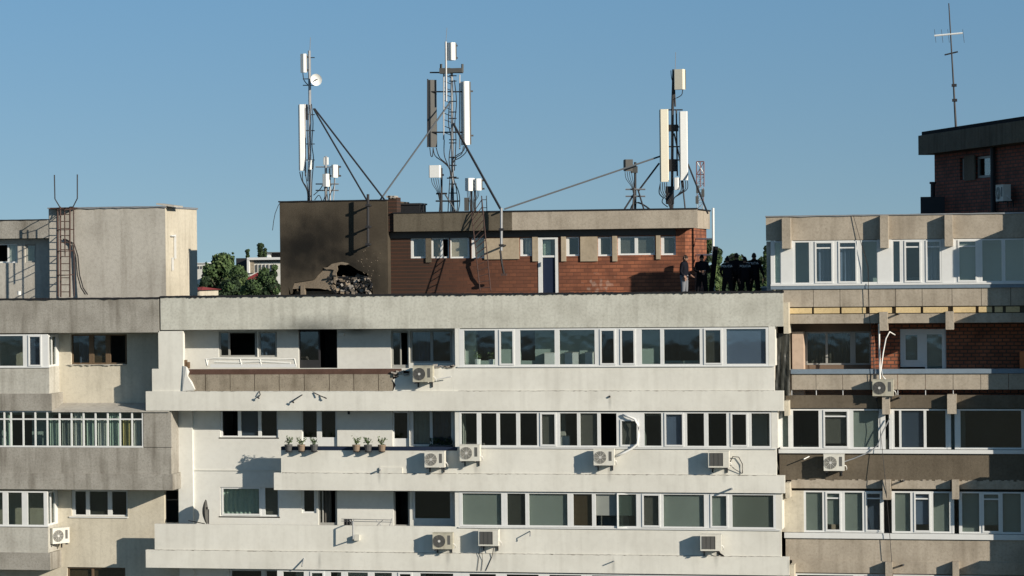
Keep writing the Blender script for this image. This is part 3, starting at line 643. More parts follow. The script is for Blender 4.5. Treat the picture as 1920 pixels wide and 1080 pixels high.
# row 3
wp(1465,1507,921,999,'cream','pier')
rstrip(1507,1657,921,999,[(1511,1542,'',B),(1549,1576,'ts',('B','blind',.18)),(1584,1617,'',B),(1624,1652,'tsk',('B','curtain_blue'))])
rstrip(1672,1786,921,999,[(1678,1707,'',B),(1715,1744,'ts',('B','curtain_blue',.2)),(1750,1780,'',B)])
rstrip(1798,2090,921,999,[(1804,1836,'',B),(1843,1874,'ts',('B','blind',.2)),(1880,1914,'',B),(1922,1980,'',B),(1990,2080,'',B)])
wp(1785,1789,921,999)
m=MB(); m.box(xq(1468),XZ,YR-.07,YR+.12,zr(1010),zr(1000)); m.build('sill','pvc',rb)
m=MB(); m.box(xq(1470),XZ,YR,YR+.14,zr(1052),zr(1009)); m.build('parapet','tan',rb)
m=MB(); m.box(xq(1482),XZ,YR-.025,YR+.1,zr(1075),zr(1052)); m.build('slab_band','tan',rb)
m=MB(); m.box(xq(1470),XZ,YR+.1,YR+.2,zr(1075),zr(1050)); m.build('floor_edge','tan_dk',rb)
rstrip(1485,2090,1077,1140,[(1495,1600,'k'),(1620,1760,'k'),(1800,1900,'k'),(1920,2080,'k')])
m=MB(); m.box(xq(1470),XZ,YR,YR+.14,zr(1240),zr(1140)); m.build('parapet','tan',rb)
# rooms behind the right-hand glazing
m=MB()
HB={0:[hpx(1530,1600,452,520,YQ),hpx(1690,1765,452,520,YQ)],2:[hpx(1484,1595,770,835,YQ),hpx(1675,1775,770,838,YQ),hpx(1810,1920,770,838,YQ)],3:[]}
m=MB(); holes_wall(m,XA+.2,XZ,zr(600),zr(440),YQ,.2,HB[0]); m.build('balcony_wall','inside_teal',rb)
m=MB(); holes_wall(m,xq(1474),XZ,zr(916),zr(765)-.001,YQ,.2,HB[2]); m.build('balcony_wall','blind',rb)
m=MB(); m.box(xq(1474),XZ,YQ,YQ+.2,0,zr(916)-.001); m.build('core_wall','tan',rb)
m=MB(); m.box(XA+.2,XZ,YQ+3,YQ+3.2,0,zr(440)); 
for x in (1474,1645,1785): m.box(xq(x),xq(x)+.1,YQ+.2,YQ+3,0,zr(440))
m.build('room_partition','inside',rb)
m=MB(); m.box(XA,XA+.2,YR+.12,12,0,zr(450)); m.box(XA+.2,XZ,YQ+3.2,12,0,zr(450)); m.build('core_wall','conc_lt',rb)
m=MB(); m.box(xq(1474),XZ,YR+.15,YQ,zr(1245),zr(1140)); m.box(xq(1474),XZ,YR+.15,YQ,0,zr(1245)); m.build('core_wall','tan',rb)
# wing that steps forward beyond the frame and shades the end bays
wg=thing('neighbouring_wing',(xq(2040),-1,0),'shaded end wing stepping forward at the far right','building')
def Zt(y): return zr(y,1900)
m=MB(); X0=xq(1958)
m.box(X0+.35,X0+8,-.45,10,0,Zt(408)); m.build('wall','tan',wg)
m=MB()
for (a,b,e,s) in ((405,450,-.95,.1),(535,606,-.95,.1),(690,765,-1.1,.05),(846,916,-1.0,.05),(1003,1075,-1.0,.05)):
    m.box(X0+s,X0+6,e,-.455,Zt(b),Zt(a))
m.build('balcony_parapet','tan',wg)
m=MB(); m.box(xq(1962),X0+6,-.93,.7,Zt(448),Zt(400)); m.build('roof_edge','conc',wg)

# ================================================================== ROOFTOP: burnt penthouse
YP=3.3
ph=thing('rooftop_stair_block',(PX(626,500,YP),YP+1,PZ(626,560,YP)),'soot-blackened plastered rooftop block with a hole blasted in its foot','rooftop block')
def pb(x,y,Y=YP): return P(x,y,Y)
zb0=Zf1-.34
o0=WL[ph.name]
def lx(px,py,Y=YP): p=P(px,py,Y)-o0; return p.x,p.z
st=[]
for (px,py,rx,rz,s) in ((640,430,2.6,1.3,.45),(575,465,1.5,1.1,.92),(545,490,1.2,1.3,.7),(600,445,1.0,1.0,.55),(650,500,1.3,.9,.85),(700,530,1.0,.9,.6)):
    x,z=lx(px,py); st.append((x,z,rx,rz,s))
M['burnt']=mat('sooty_plaster',(.078,.064,.046),.95,noise=.4,nscale=5,fine=.3,streak=.3,bump=.5,stains=st)
M['burnt_clean']=mat('exposed_plaster',(.215,.175,.13),.95,noise=.4,nscale=6,fine=.5,bump=.7,spots=.4)
# outline with a ragged hole
X0,X1=PX(525,460,YP),PX(727,460,YP); ZT=PZ(626,377,YP)
hole=[P(x,y,YP) for x,y in ((545,551),(541,538),(552,530),(590,524),(606,503),(625,494),(640,492),(658,498),(672,507),(688,512),(697,521),(695,535),(699,551))]
bm_=MB()
ts=[(h.x,h.z) for h in hole]
# wall face above hole: strips between the hole's outline and the roof
n=len(ts)
outer=[X0]+[t[0] for t in ts]+[X1]
m=MB()
def col(xa,za,xb,zb):
    m.mesh([(xa,YP,za),(xb,YP,zb),(xb,YP,ZT),(xa,YP,ZT),(xa,YP+.3,za),(xb,YP+.3,zb),(xb,YP+.3,ZT),(xa,YP+.3,ZT)],[(0,1,2,3),(4,7,6,5),(0,4,5,1),(1,5,6,2),(2,6,7,3),(3,7,4,0)])
srt=sorted(ts); 
col(X0,zb0,srt[0][0],zb0)
for (a,za),(b,zb) in zip(srt[:-1],srt[1:]):
    if b-a>1e-3: col(a,max(za,zb0),b,max(zb,zb0))
col(srt[-1][0],zb0,X1,zb0)
m.box(X0,X0+.3,YP+.3,YP+3.4,zb0,ZT); m.box(X1-.3,X1,YP+.3,YP+3.4,zb0,ZT); m.box(X0,X1,YP+3.1,YP+3.4,zb0,ZT); m.box(X0+.3,X1-.3,YP+.3,YP+3.1,ZT-.2,ZT-.001)
m.build('wall','burnt',ph)
m=MB(); rough_edge(m,X0-.04,X1,YP-.04,YP+.2,ZT,.02,.3,th=.03); m.build('roof_edge','bitumen',ph)
# exposed pale layers around the hole
def plate(mb,pts,Y,t):
    f=[P(x,y,Y) for x,y in pts]; n=len(f)
    mb.mesh([(p.x,Y,p.z) for p in f]+[(p.x,Y+t,p.z) for p in f],[tuple(range(n)),tuple(range(n,2*n))[::-1]]+[(i,(i+1)%n,n+(i+1)%n,n+i) for i in range(n)])
m=MB()
plate(m,[(546,524),(548,522),(594,519),(610,502),(624,500),(626,540),(620,545),(600,541),(572,540),(547,542)],YP+.05,.12)
m.build('exposed_wall_layer','burnt_clean',ph)
m=MB(); plate(m,[(606,502),(614,501),(622,495),(630,493),(641,491),(650,493),(655,495),(648,497),(638,496),(632,499),(633,506),(630,512),(631,520),(628,526),(629,533),(625,529),(626,521),(623,514),(626,506),(620,505),(612,505)],YP-.03,.08); m.build('broken_plaster_edge','burnt_clean',ph)
m=MB(); m.box(PX(546,540,YP),PX(640,540,YP),YP+.5,YP+.7,zb0,PZ(600,546,YP)); m.box(PX(566,540,YP)-.05,PX(571,540,YP),YP,YP+.2,zb0,PZ(566,535,YP)); m.build('rubble_base','burnt_clean',ph)
# rubble pieces (loose heap)
random.seed(11)
m=MB()
for i in range(300):
    x=random.uniform(622,699); y=random.triangular(514,553,547)
    if x>680 and y<522: continue
    c=P(x,y,YP+random.uniform(.0,.75)); s=random.triangular(.02,.15,.04)
    rot=Matrix.Rotation(random.uniform(0,3),3,Vector((random.random(),random.random(),random.random())).normalized())
    m.obox(c,s,s*random.uniform(.3,.8),s*random.uniform(.25,.7),rot,random.choice(['rubble','rub_dk','rub_dk','burnt_clean']))
tag(m.build('rubble_heap','rubble'),'heap of broken pale masonry spilling from the hole in the sooty block','rubble',kind='stuff')
random.seed(12)
m=MB()
for i in range(45):
    x=random.uniform(620,699); y=random.uniform(515,552)
    c=P(x,y,YP+random.uniform(-.05,.3)); s=random.uniform(.05,.2)
    rot=Matrix.Rotation(random.uniform(0,3),3,Vector((random.random(),random.random(),random.random())).normalized())
    m.obox(c,s,s*.12,s*.2,rot)
tag(m.build('charred_debris','bitumen'),'charred splinters mixed into the rubble at the blasted hole','debris',kind='stuff')
# pellet marks
m=MB()
for i in range(34):
    x=random.gauss(694,13); y=random.gauss(495,22)
    if not(655<x<726 and 455<y<548): continue
    c=P(x,y,YP-.004); s=random.uniform(.006,.02); m.obox(c,s,.004,s*.8,Matrix.Rotation(random.random(),3,'Y'))
m.build('chipped_plaster','burnt_clean',ph)
m=MB(); pts=[P(527,378,YP-.1),P(522,385,YP-.1),P(516,400,YP-.1),P(513,415,YP-.1),P(511,432,YP-.1)]; m.tube(pts,.012); m.build('dangling_wire','cable',ph)

# long brick penthouse
pt=thing('rooftop_penthouse',(PX(1000,500,YP+.4),YP+2,PZ(1000,560,YP)),'long red brick rooftop penthouse, its left end black with smoke','penthouse')
o1=WL[pt.name]; YW=YP+.42
def zp(y,x=1000): return PZ(x,y,YW)
M['brick_ph']=brickmat('smoked_brick',(.33,.115,.055),(.20,.068,.035),(.15,.06,.035),bw=.26,bh=.131,msize=.008,lines=1,soot=(-2.8,4.2),pale=(PX(1125,530,YW)-o1.x,zp(535)-o1.z,.9,.55))
XP0=PX(727,500,YW); XP1=PX(1285,500,YW); XP2=PX(1306,500,YW+3.2)
WN=[(770,798,446,484),(808,842,446,484),(844,880,446,484),(884,908,446,484),(975,997,446,480),(1010,1047,444,551),(1060,1086,444,480),(1121,1147,444,480),(1158,1228,443,478),(1239,1267,443,478)]
hs=[hpx(a,b,c,d,YW) for a,b,c,d in WN]; hs=[(a,b,max(c,zb0) if i!=5 else zb0,d) for i,(a,b,c,d) in enumerate(hs)]
ztop=zp(432)
m=MB(); holes_wall(m,XP0,XP1,zb0,ztop+.02,YW,.28,hs); 
m.box(XP1,XP1+.3,YW+.28,YW+3.4,zb0,ztop+.02)
m.mesh([(XP1,YW,zb0),(XP1+.3,YW+.28,zb0),(XP1+.3,YW+.28,ztop+.02),(XP1,YW,ztop+.02)],[(0,1,2,3)])
m.box(XP0,XP1+.3,YW+3.4,YW+3.7,zb0,ztop+.02); m.build('wall','brick_ph',pt)
M['conc_smoke']=mat('smoke_stained_concrete',(.125,.108,.080),.95,noise=.5,nscale=5,fine=.45,streak=.6,bump=.6,spots=.4)
M['lintel']=mat('lintel_shadow_tone',(.085,.08,.075),.9,noise=.3,fine=.2)  # dark grey lintel, darkened further to stand for the cornice's shadow
m=MB(); m.box(XP0,PX(1267,436,YW),YW-.03,YW,zp(444),ztop); m.build('lintel','lintel',pt)
# cornice with chamfered right end
zA,zB=PZ(1000,431,YP),PZ(1000,396.5,YP)
Xc0=PX(738,415,YP); XM=PX(960,415,YP); Xc1=PX(1308,415,YP); Xc2=PX(1331,415,YP+4.4)-.1
def slabpoly(pts,z0,z1,name,mm,par):
    n=len(pts); q=MB(); q.mesh([(x,y,z0) for x,y in pts]+[(x,y,z1) for x,y in pts],[tuple(range(n)),tuple(range(n,2*n))[::-1]]+[(i,(i+1)%n,n+(i+1)%n,n+i) for i in range(n)]); return q.build(name,mm,par)
slabpoly([(Xc0,YP),(XM,YP),(XM,YP+4.4),(Xc0,YP+4.4)],zA,zB,'cornice','conc_smoke',pt)
slabpoly([(XM+.001,YP+.002),(Xc1,YP+.002),(min(Xc1+.28,Xc2),YP+.35),(Xc2+.1,YP+4.4),(XM+.001,YP+4.4)],zA,zB,'cornice','tan',pt)
slabpoly([(Xc0-.03,YP-.03),(Xc1+.01,YP-.03),(min(Xc1+.31,Xc2+.03),YP+.34),(Xc2+.14,YP+4.43),(Xc0-.03,YP+4.43)],zB,zB+.045,'roof_edge','bitumen',pt)
# pilasters and plaster panels
M['pil']=mat('pale_pilaster',(.40,.335,.245),.95,noise=.3,fine=.3,streak=.3)
for (a,b,c,d) in ((798,808,444,492),(908,973,446,486),(998,1008,444,490),(1052,1061,444,490),(1088,1120,445,490),(1148,1157,444,490),(1230,1238,444,486)):
    m=MB(); ym=(c+d)/2; m.box(PX(a,ym,YW-.06)+.002,PX(b,ym,YW-.06),YW-.06,YW+.02,PZ((a+b)/2,d,YW-.06),zp(c)); m.build('pilaster','pil' if a>900 else 'conc_smoke',pt)
yv=YW+.06
wpx(pt,770,798,446,484,yv,[(775,796)],fills=[('B','navy')],sill=.05)
wpx(pt,808,842,446,484,yv,[(812,826),(830,840)],gm='glass_dk',open_panes=(1,),fills=[('C','pink'),None])
wpx(pt,844,880,446,484,yv,[(846,877)],gm='glass',fills=[('B','pink',.0)],sill=.05)
wpx(pt,884,908,446,484,yv,[(890,906)],gm='glass',fills=[('B','pink',.0)],sill=.05)
wpx(pt,975,997,446,480,yv,[(980,995)],fills=[('C','curtain',.2,.9)],sill=.05)
wpx(pt,1060,1086,444,480,yv,[(1067,1084)],gm=GW,sill=.05)
wpx(pt,1121,1147,444,480,yv,[(1126,1145)],fills=[('B','blind_dk')],gm=GW,sill=.05)
wpx(pt,1158,1228,443,478,yv,[(1163,1190),(1196,1226)],fills=[('B','blind_dk')]*2,sill=.05)
wpx(pt,1239,1267,443,478,yv,[(1245,1265)],fills=[('B','blind_dk')],gm=GW,sill=.05)
# door: white frame, pale glass above, dark panel below
X0,X1=PX(1010,500,yv),PX(1047,500,yv); z0=zb0+.02; z1=zp(445,1028); zm=zp(481,1028)
m=MB(); ring(m,X0,X1,z0,z1,X0+.15,X1-.1,z0+.05,z1-.07,yv-.08,yv+.02); m.box(X0+.15,X1-.1,yv-.06,yv,zm-.03,zm+.04); o=m.build('door','pvc',pt)
MB().box(X0+.15,X1-.1,yv-.03,yv-.02,zm+.04,z1-.07).build('pane','glass',o); MB().box(X0+.15,X1-.3,yv+.14,yv+.15,zm+.04,z1-.12).build('blind','curtain_green',o)
MB().box(X0+.15,X1-.1,yv-.02,yv+.01,z0+.05,zm-.03).build('door_panel','navy',o); MB().box(X0+.09,X0+.12,yv-.14,yv-.08,zm-.35,zm-.2).build('handle','steel',o)
m=MB(); m.box(XP0,XP1,YW+2.2,YW+2.3,zb0,ztop); m.box(XP0,XP1,YW+.3,YW+3.4,zb0,zb0+.02); m.build('room_partition','inside',pt)
# brick chimney and dark box beside it
m=MB(); m.box(PX(728,385,YP+.1),PX(744,385,YP+.1),YP+.1,YP+.7,zA-.0,PZ(736,370,YP)); o=m.build('chimney','brick_ph',pt)
m=MB()
for i in range(9):
    c=P(729+i*1.7,369.5+random.uniform(-1,1),YP+.3); m.obox(c,.035,.25,.03)
m.build('broken_chimney_top','rubble',o)
rbx=thing('roof_hatch',(PX(768,395,YP+2.2),YP+2.2,zB+.04),'low dark sheet-metal hatch box behind the brick chimney','roof hatch')
m=MB(); m.box(PX(748,390,YP+2),PX(787,390,YP+2),YP+2,YP+3,zB+.045,PZ(768,384,YP+2)); m.build('box','bitumen',rbx)
m=MB(); m.box(PX(746,382,YP+2),PX(789,382,YP+2),YP+1.95,YP+3.05,PZ(768,384,YP+2),PZ(768,381,YP+2)); m.build('lid','dark',rbx)

# ---- anchor posts fixed to the fronts
def anchor(name,x,yt,yb,Y,label,bars,cat='post'):
    t=thing(name,P(x,yb,Y),label,cat)
    m=MB(); m.tube([P(x,yb,Y),P(x,yt,Y)],.05,8); m.build('post','dark' if x<800 else 'steel',t)
    for (y) in bars:
        m=MB(); a=P(x,y,Y); m.tube([a,Vector((a.x,YP if x<720 else YW,a.z))],.035,6); m.obox(Vector((a.x,Y,a.z)),.08,.08,.04); m.build('bracket','dark',t)
    return t
anchor('anchor_post',690,364,463,YP-.42,'dark steel anchor post bracketed to the sooty plaster block',(385,425,458))
anchor('anchor_post',940,390,470,YP-.36,'steel anchor post in front of the brick penthouse cornice near the ladder',(430,460))
t=thing('strut_foot',P(943,515,YP-.3),'bent steel strut hanging under the anchor post by the ladder','strut')
m=MB(); m.tube([P(938,470,YP-.36),P(941,495,YP-.3),P(945,514,YP-.2)],.04,6); m.build('strut','dark',t)
m=MB(); m.obox(P(945,515,YP-.2),.1,.08,.04); m.build('plate','rust',t)
# ladders
def ladder(name,l0,l1,r0,r1,label,nr,Ya,Yb,mm='rust',rad=.02,cat='ladder'):
    A0=P(*l0,Ya);A1=P(*l1,Yb);B0=P(*r0,Ya);B1=P(*r1,Yb)
    t=thing(name,A1,label,cat)
    for a,b in ((A0,A1),(B0,B1)): MB().tube([a,b],rad,6).build('rail',mm,t)
    m=MB()
    for i in range(nr):
        f=(i+.5)/nr; m.tube([A0.lerp(A1,f),B0.lerp(B1,f)],rad*.8,5)
    m.build('rungs',mm,t); return t
ladder('leaning_ladder',(884,398),(900,545),(903,368),(920,545),'thin rusty ladder leaning on the smoke-stained penthouse cornice',14,YP-.1,YP-1.1)
ladder('broken_ladder',(903,367),(904,397),(912,367),(913,397),'small ladder hoop sticking up over the penthouse roof edge',2,YP+.1,YP+.1,'dark',.016)
# white pipe gate frame at right end
t=thing('pipe_gate',P(1337,550,YP-.6),'white pipe gate frame at the right end of the brick penthouse','frame')
Yg=YP+.2
m=MB(); m.tube([P(1338,553,Yg),P(1337,390,Yg)],.045,8); m.build('post','ant_white',t)
for y in (448,478):
    m=MB(); m.tube([P(1302,y,Yg+.8),P(1336,y,Yg)],.035,6); m.build('bar','pvc',t)

# ================================================================== left rooftop block
ls=thing('rooftop_stair_block',(PX(230,500,3),4,PZ(230,560,3)),'plain streaked concrete rooftop block on the left building beside a caged ladder','rooftop block')
Y3=3.0; zb1=zl(608)
X0,X1=PX(92,470,Y3),PX(310,470,Y3); ZT=PZ(200,390,Y3)
m=MB(); m.box(X0,X1,Y3,Y3+3.7,zb1,ZT); m.build('wall','conc_lt',ls)
Xs=PX(372,470,Y3+3.9)
slabpoly([(X1+.001,Y3),(X1+.012,Y3-.001),(X1+.012,Y3+3.7),(X1+.001,Y3+3.7)],zb1,ZT-.003,'side_wall','cream',ls)  # right face of the same concrete, its sunlit tone put into the colour
m=MB(); rough_edge(m,X0-.03,X1+.05,Y3-.05,Y3+3.75,ZT,.03,.22,th=.045); m.build('roof_edge','steel',ls)
m=MB(); m.obox(P(318,385,Y3+.5),.35,.5,.03,Matrix.Rotation(R(8),3,'Y')); m.build('loose_roof_sheet','conc_lt',ls)
m=MB(); a=P(325,445,Y3+1); 
m.box(X1+.03,X1+.10,Y3+.9,Y3+.96,PZ(325,485,Y3+1),PZ(325,440,Y3+1)); m.box(X1+.03,X1+.10,Y3+.5,Y3+.9,PZ(325,441,Y3+1)-.05,PZ(325,441,Y3+1)); m.box(X1+.03,X1+.1,Y3+.6,Y3+.65,PZ(322,507,Y3+1),PZ(322,483,Y3+1)); m.build('drain_pipe','pvc',ls)
# lower penthouse
lp=thing('rooftop_penthouse',(PX(40,500,Y3),4,PZ(40,560,Y3)),'low grey rooftop penthouse at the left edge with a deep fascia and small windows','penthouse')
Y4=Y3+.35
m=MB(); holes_wall(m,XW-2,PX(93,500,Y4),zb1,PZ(40,448,Y4),Y4,.25,[hpx(-8,33,457,493,Y4),hpx(47,67,458,492,Y4)]); m.build('wall','conc_lt',lp)
m=MB(); m.box(XW-2,PX(91,430,Y3-.05),Y3-.05,Y3+4,PZ(40,447,Y3),PZ(40,413,Y3)); m.build('fascia','conc',lp)
m=MB(); rough_edge(m,XW-2,PX(91,430,Y3),Y3-.08,Y3+.1,PZ(40,413,Y3),.02,.2,th=.03); m.build('roof_edge','bitumen',lp)
m=MB(); m.box(XW-2,PX(93,500,Y4),Y4+2,Y4+2.1,zb1,PZ(40,448,Y4)); m.build('room_partition','inside',lp)
wpx(lp,-8,33,457,493,Y4+.08,[(-6,14),(17,31)],open_panes=(0,),sill=.05,fills=[None,('B','curtain')]); wpx(lp,47,67,458,492,Y4+.08,[(51,65)],fills=[('B','blind')],fm='grey_frame')
m=MB(); m.tube([P(36,553,Y3-.8),P(36,546,Y3-.8)],.07,8); tag(m.build('vent_pipe','pvc'),'short white vent pipe on the left roof edge','vent pipe')
# caged ladder
t=thing('caged_ladder',P(125,556,Y3-.35),'tall rusty roof ladder with hoops and upright handrails on the left roof block','ladder')
Yc=Y3-.35
for a,b in (((113,388),(114,557)),((131,388),(131,557))):
    MB().tube([P(*a,Yc),P(*b,Yc)],.03,6).build('rail','rust',t)
m=MB()
for i in range(12): y=402+i*13.2; m.tube([P(113,y,Yc),P(131,y,Yc)],.016,5)
m.build('rungs','rust',t)
for x in (108,121,138): MB().tube([P(x,392,Yc-.75),P(x+1,556 if x!=121 else 480,Yc-.75)],.035 if x==108 else .022,6).build('cage_bar','rust',t)
for y in (392,430,470,515):
    m=MB(); c=[P(113,y,Yc),P(107,y+1,Yc-.45),P(110,y+1,Yc-.8),P(122,y+1,Yc-.9),P(137,y,Yc-.75),P(139,y,Yc-.4),P(131,y,Yc)]; m.tube(c,.018,5); m.build('hoop','rust',t)
for pts in ([(112,388),(103,373),(102,328)],[(137,388),(145,372),(145,327)]):
    MB().tube([P(*q,Yc-.3) for q in pts],.022,6).build('handrail','dark',t)
m=MB(); m.tube([P(113,388,Yc),P(112,388,Yc-.3)],.02); m.tube([P(131,388,Yc),P(137,388,Yc-.3)],.02); m.box(PX(93,388,Yc),PX(140,388,Yc),Yc-.0,Y3,PZ(115,391,Yc),PZ(115,389,Yc)); m.build('platform','rust',t)
t=thing('roof_cables',P(150,553,Y3-.4),'black cables sagging down the left roof block beside the ladder','cable')
for d in (0,4):
    MB().tube([P(118+d,448,Y3-.06),P(135+d,457,Y3-.1),P(142+d,480,Y3-.1),P(145+d,515,Y3-.12),P(152+d,540,Y3-.2),P(160+d,552,Y3-.3)],.022,6).build('cable','cable',t)

# ================================================================== masts
def cab(parent,pts,r=.014,mm='cable',Y=6.0):
    P3=[P(x,y,Y) for x,y in pts]
    out=[]                                   # smooth through the points
    for i in range(len(P3)-1):
        p0=P3[max(i-1,0)];p1=P3[i];p2=P3[i+1];p3=P3[min(i+2,len(P3)-1)]
        for k in range(4):
            u=k/4; out.append(.5*((2*p1)+(p2-p0)*u+(2*p0-5*p1+4*p2-p3)*u*u+(3*p1-p0-3*p2+p3)*u**3))
    out.append(P3[-1]); return MB().tube(out,r,5).build('cable',mm,parent,smooth=True)
def panel(parent,x0,x1,y0,y1,Y,d=.16,rz=0,mm='ant_white',back='ant_grey',name='panel_antenna',lean=0):
    c=P((x0+x1)/2,(y0+y1)/2,Y); w=PX(x1,(y0+y1)/2,Y)-PX(x0,(y0+y1)/2,Y); h=PZ(x0,y0,Y)-PZ(x0,y1,Y)
    T=Matrix.Translation(c)@Matrix.Rotation(R(rz),4,'Z')@Matrix.Rotation(lean,4,'Y'); w=w/max(.3,math.cos(R(rz)))-(.0 if rz==0 else abs(math.sin(R(rz)))*d*.8)
    m=MB(); w=max(w,.12); e=.03
    # shell with rounded front corners
    pr=[(-w/2,d/2),(-w/2,-d/2+e),(-w/2+e,-d/2),(w/2-e,-d/2),(w/2,-d/2+e),(w/2,d/2)]
    n=len(pr); m.mesh([T@Vector((a,b,-h/2)) for a,b in pr]+[T@Vector((a,b,h/2)) for a,b in pr],[tuple(range(n)),tuple(range(n,2*n))[::-1]]+[(i,(i+1)%n,n+(i+1)%n,n+i) for i in range(n)])
    o=m.build(name,mm,parent)
    m=MB(); m.box(-w/2-.01,w/2+.01,d/2,d/2+.05,-h/2+.02,h/2-.02,None,T); m.build('back_plate',back,o)
    m=MB()
    for s in (-.35,.35): m.box(-.04,.04,d/2+.05,d/2+.2,s*h-.03,s*h+.03,None,T)
    m.build('clamp','dark',o); return o
def rung_br(m,x0,x1,y,Y,r=.02): m.tube([P(x0,y,Y),P(x1,y,Y)],r,5)
Y6=5.6
# A
t=thing('antenna_mast',P(581,378,Y6),'left mast on the sooty block with a dish and one long white panel','antenna mast')
m=MB(); m.tube([P(581,378,Y6),P(581,200,Y6),P(580,95,Y6)],.055,8); m.tube([P(573,330,Y6),P(572,195,Y6)],.03,6); m.build('pole','steel',t)
m=MB(); m.tube([P(581,97,Y6),P(582,70,Y6)],.012,5); m.build('lightning_rod','steel',t)
panel(t,563,574,101,136,Y6-.1,.14,-25); panel(t,560,572,196,320,Y6-.1,.2,18,'ant_white')
panel(t,570,576,196,225,Y6+.2,.2,60,'ant_grey'); panel(t,578,584,300,318,Y6-.2,.15,0,'ant_white',name='radio_box')
# dish
m=MB(); c=P(592,150,Y6-.25); n=20; ax=Vector((.55,-.83,.05)).normalized(); a=ax.cross(Vector((0,0,1))).normalized(); b=a.cross(ax)
pts=[c-ax*.07]; 
for rr,dd in ((.1,.05),(.18,.0),(.225,-.06)):
    for k in range(n): tt=2*math.pi*k/n; pts.append(c+(a*math.cos(tt)+b*math.sin(tt))*rr-ax*(dd))
f=[(0,1+k,1+(k+1)%n) for k in range(n)]
for q in range(2):
    for k in range(n): f.append((1+q*n+k,1+q*n+(k+1)%n,1+(q+1)*n+(k+1)%n,1+(q+1)*n+k))
m.mesh(pts,f); o=m.build('dish','ant_white',t,smooth=True); MB().tube([c,c+ax*.18],.02,6).build('feed_arm','dark',o); MB().tube([P(582,152,Y6),c-ax*.05],.03,6).build('dish_bracket','dark',o)
m=MB(); 
for y in (108,148,160,215,245,270,300): rung_br(m,568,590,y,Y6,.018)
m.build('crossbars','dark',t)
for pts in ([(568,137),(570,150),(578,160)],[(567,322),(568,340),(575,352),(578,376)],[(572,322),(576,345),(580,377)],[(584,195),(587,230),(585,270),(588,300),(585,340),(584,377)],[(577,200),(576,240),(578,290),(577,340)],[(562,322),(566,338),(576,358),(577,378)]): cab(t,pts,.018,Y=Y6-.1)
for a,b,mm in (((588,204),(687,374),'dark'),((590,204),(722,376),'dark')):
    MB().tube([P(*a,Y6),P(*b,YP+.1)],.032,6).build('brace',mm,t)
# A2
t=thing('radio_stand',P(614,378,Y6),'short radio stand with two white boxes right of the left mast','antenna stand')
m=MB(); m.tube([P(611,378,Y6),P(611,293,Y6)],.05,8); m.tube([P(619,378,Y6),P(618,315,Y6)],.035,6); m.tube([P(625,378,Y6),P(628,335,Y6)],.02,6); m.build('pole','steel',t)
for a in (608,614): MB().tube([P(a,309,Y6),P(a,295,Y6)],.04,8).build('omni_antenna','ant_white',t)
panel(t,622,632,309,333,Y6-.15,.22,-30,name='radio_box'); panel(t,605,617,326,350,Y6-.2,.2,-20,name='radio_box')
m=MB()
for y in (313,345,357): rung_br(m,592,635,y,Y6,.025)
m.build('crossbars','steel',t)
for pts in ([(608,351),(610,365),(606,377)],[(614,351),(613,362),(616,377)],[(627,334),(626,350),(619,365),(618,377)],[(588,366),(600,355),(606,345)],[(590,375),(598,366),(604,377)]): cab(t,pts,.016,Y=Y6-.15)
# B lattice mast
Y7=5.8
t=thing('antenna_mast',P(846,400,Y7),'tallest central mast with dark panel at left, white-edged panel at right','antenna mast')
m=MB(); m.tube([P(849,400,Y7),P(847,130,Y7)],.05,8); m.tube([P(832,262,Y7),P(832,130,Y7)],.028,6); m.tube([P(837,190,Y7-.2),P(836,78,Y7-.2)],.04,6); m.tube([P(862,280,Y7),P(862,140,Y7)],.025,6); m.build('pole','steel',t)
m=MB(); m.tube([P(836,80,Y7-.2),P(838,52,Y7-.2)],.01,5); m.build('lightning_rod','steel',t)
panel(t,838,853,80,113,Y7-.1,.2,-35,'ant_white'); panel(t,804,819,150,276,Y7+.1,.18,30,'ant_grey','ant_grey'); panel(t,865,879,153,272,Y7+.05,.22,-55,'ant_white','ant_grey')
MB().tube([P(802,276,Y7),P(802,148,Y7)],.028,6).build('panel_rail','dark',t)
m=MB()
for y in (136,172,248): rung_br(m,806,868,y,Y7,.028)
for y in (142,152,190,210,222,262,268,295,310,332,345,362,378): rung_br(m,842,856,y,Y7-.04,.02)
for y in (334,377): rung_br(m,838,860,y,Y7,.022)
m.build('crossbars','dark',t)
m=MB(); m.obox(P(835,133,Y7-.1),.2,.12,.1); m.obox(P(856,132,Y7-.1),.22,.1,.08); m.build('junction_box','ant_grey',t)
for a in (827,867): MB().tube([P(a,136,Y7),P(a,120,Y7)],.045,8).build('omni_antenna','ant_grey',t)
m=MB(); y=150; 
for i in range(10):
    a=(832,140+i*12); b=(847,146+i*12); m.tube([P(*a,Y7),P(*b,Y7)],.014,5)
m.build('lattice','dark',t)
for pts in ([(812,277),(816,292),(830,303),(842,315),(845,330)],[(818,277),(824,295),(838,308),(846,325)],[(806,277),(808,292),(811,292),(812,278)],[(833,262),(833,290),(840,310),(847,330),(846,360),(845,398)],[(875,273),(874,285),(862,296),(852,300)],[(869,274),(866,288),(856,295),(850,305)],[(872,273),(868,284),(850,298),(850,330),(856,355),(858,385),(856,400)],[(852,150),(856,190),(853,230),(855,262),(852,320)],[(844,330),(842,360),(840,398)],[(852,340),(860,360),(862,380),(858,400)],[(843,190),(841,230),(846,262),(842,300),(848,340),(852,398)]): cab(t,pts,.018,Y=Y7-.1)
MB().tube([P(843,193,Y7-.2),P(712,376,YP+.2)],.03,6).build('brace','brace',t)
MB().tube([P(850,232,Y7-.1),P(938,391,YP-.36)],.045,6).build('brace','dark',t)
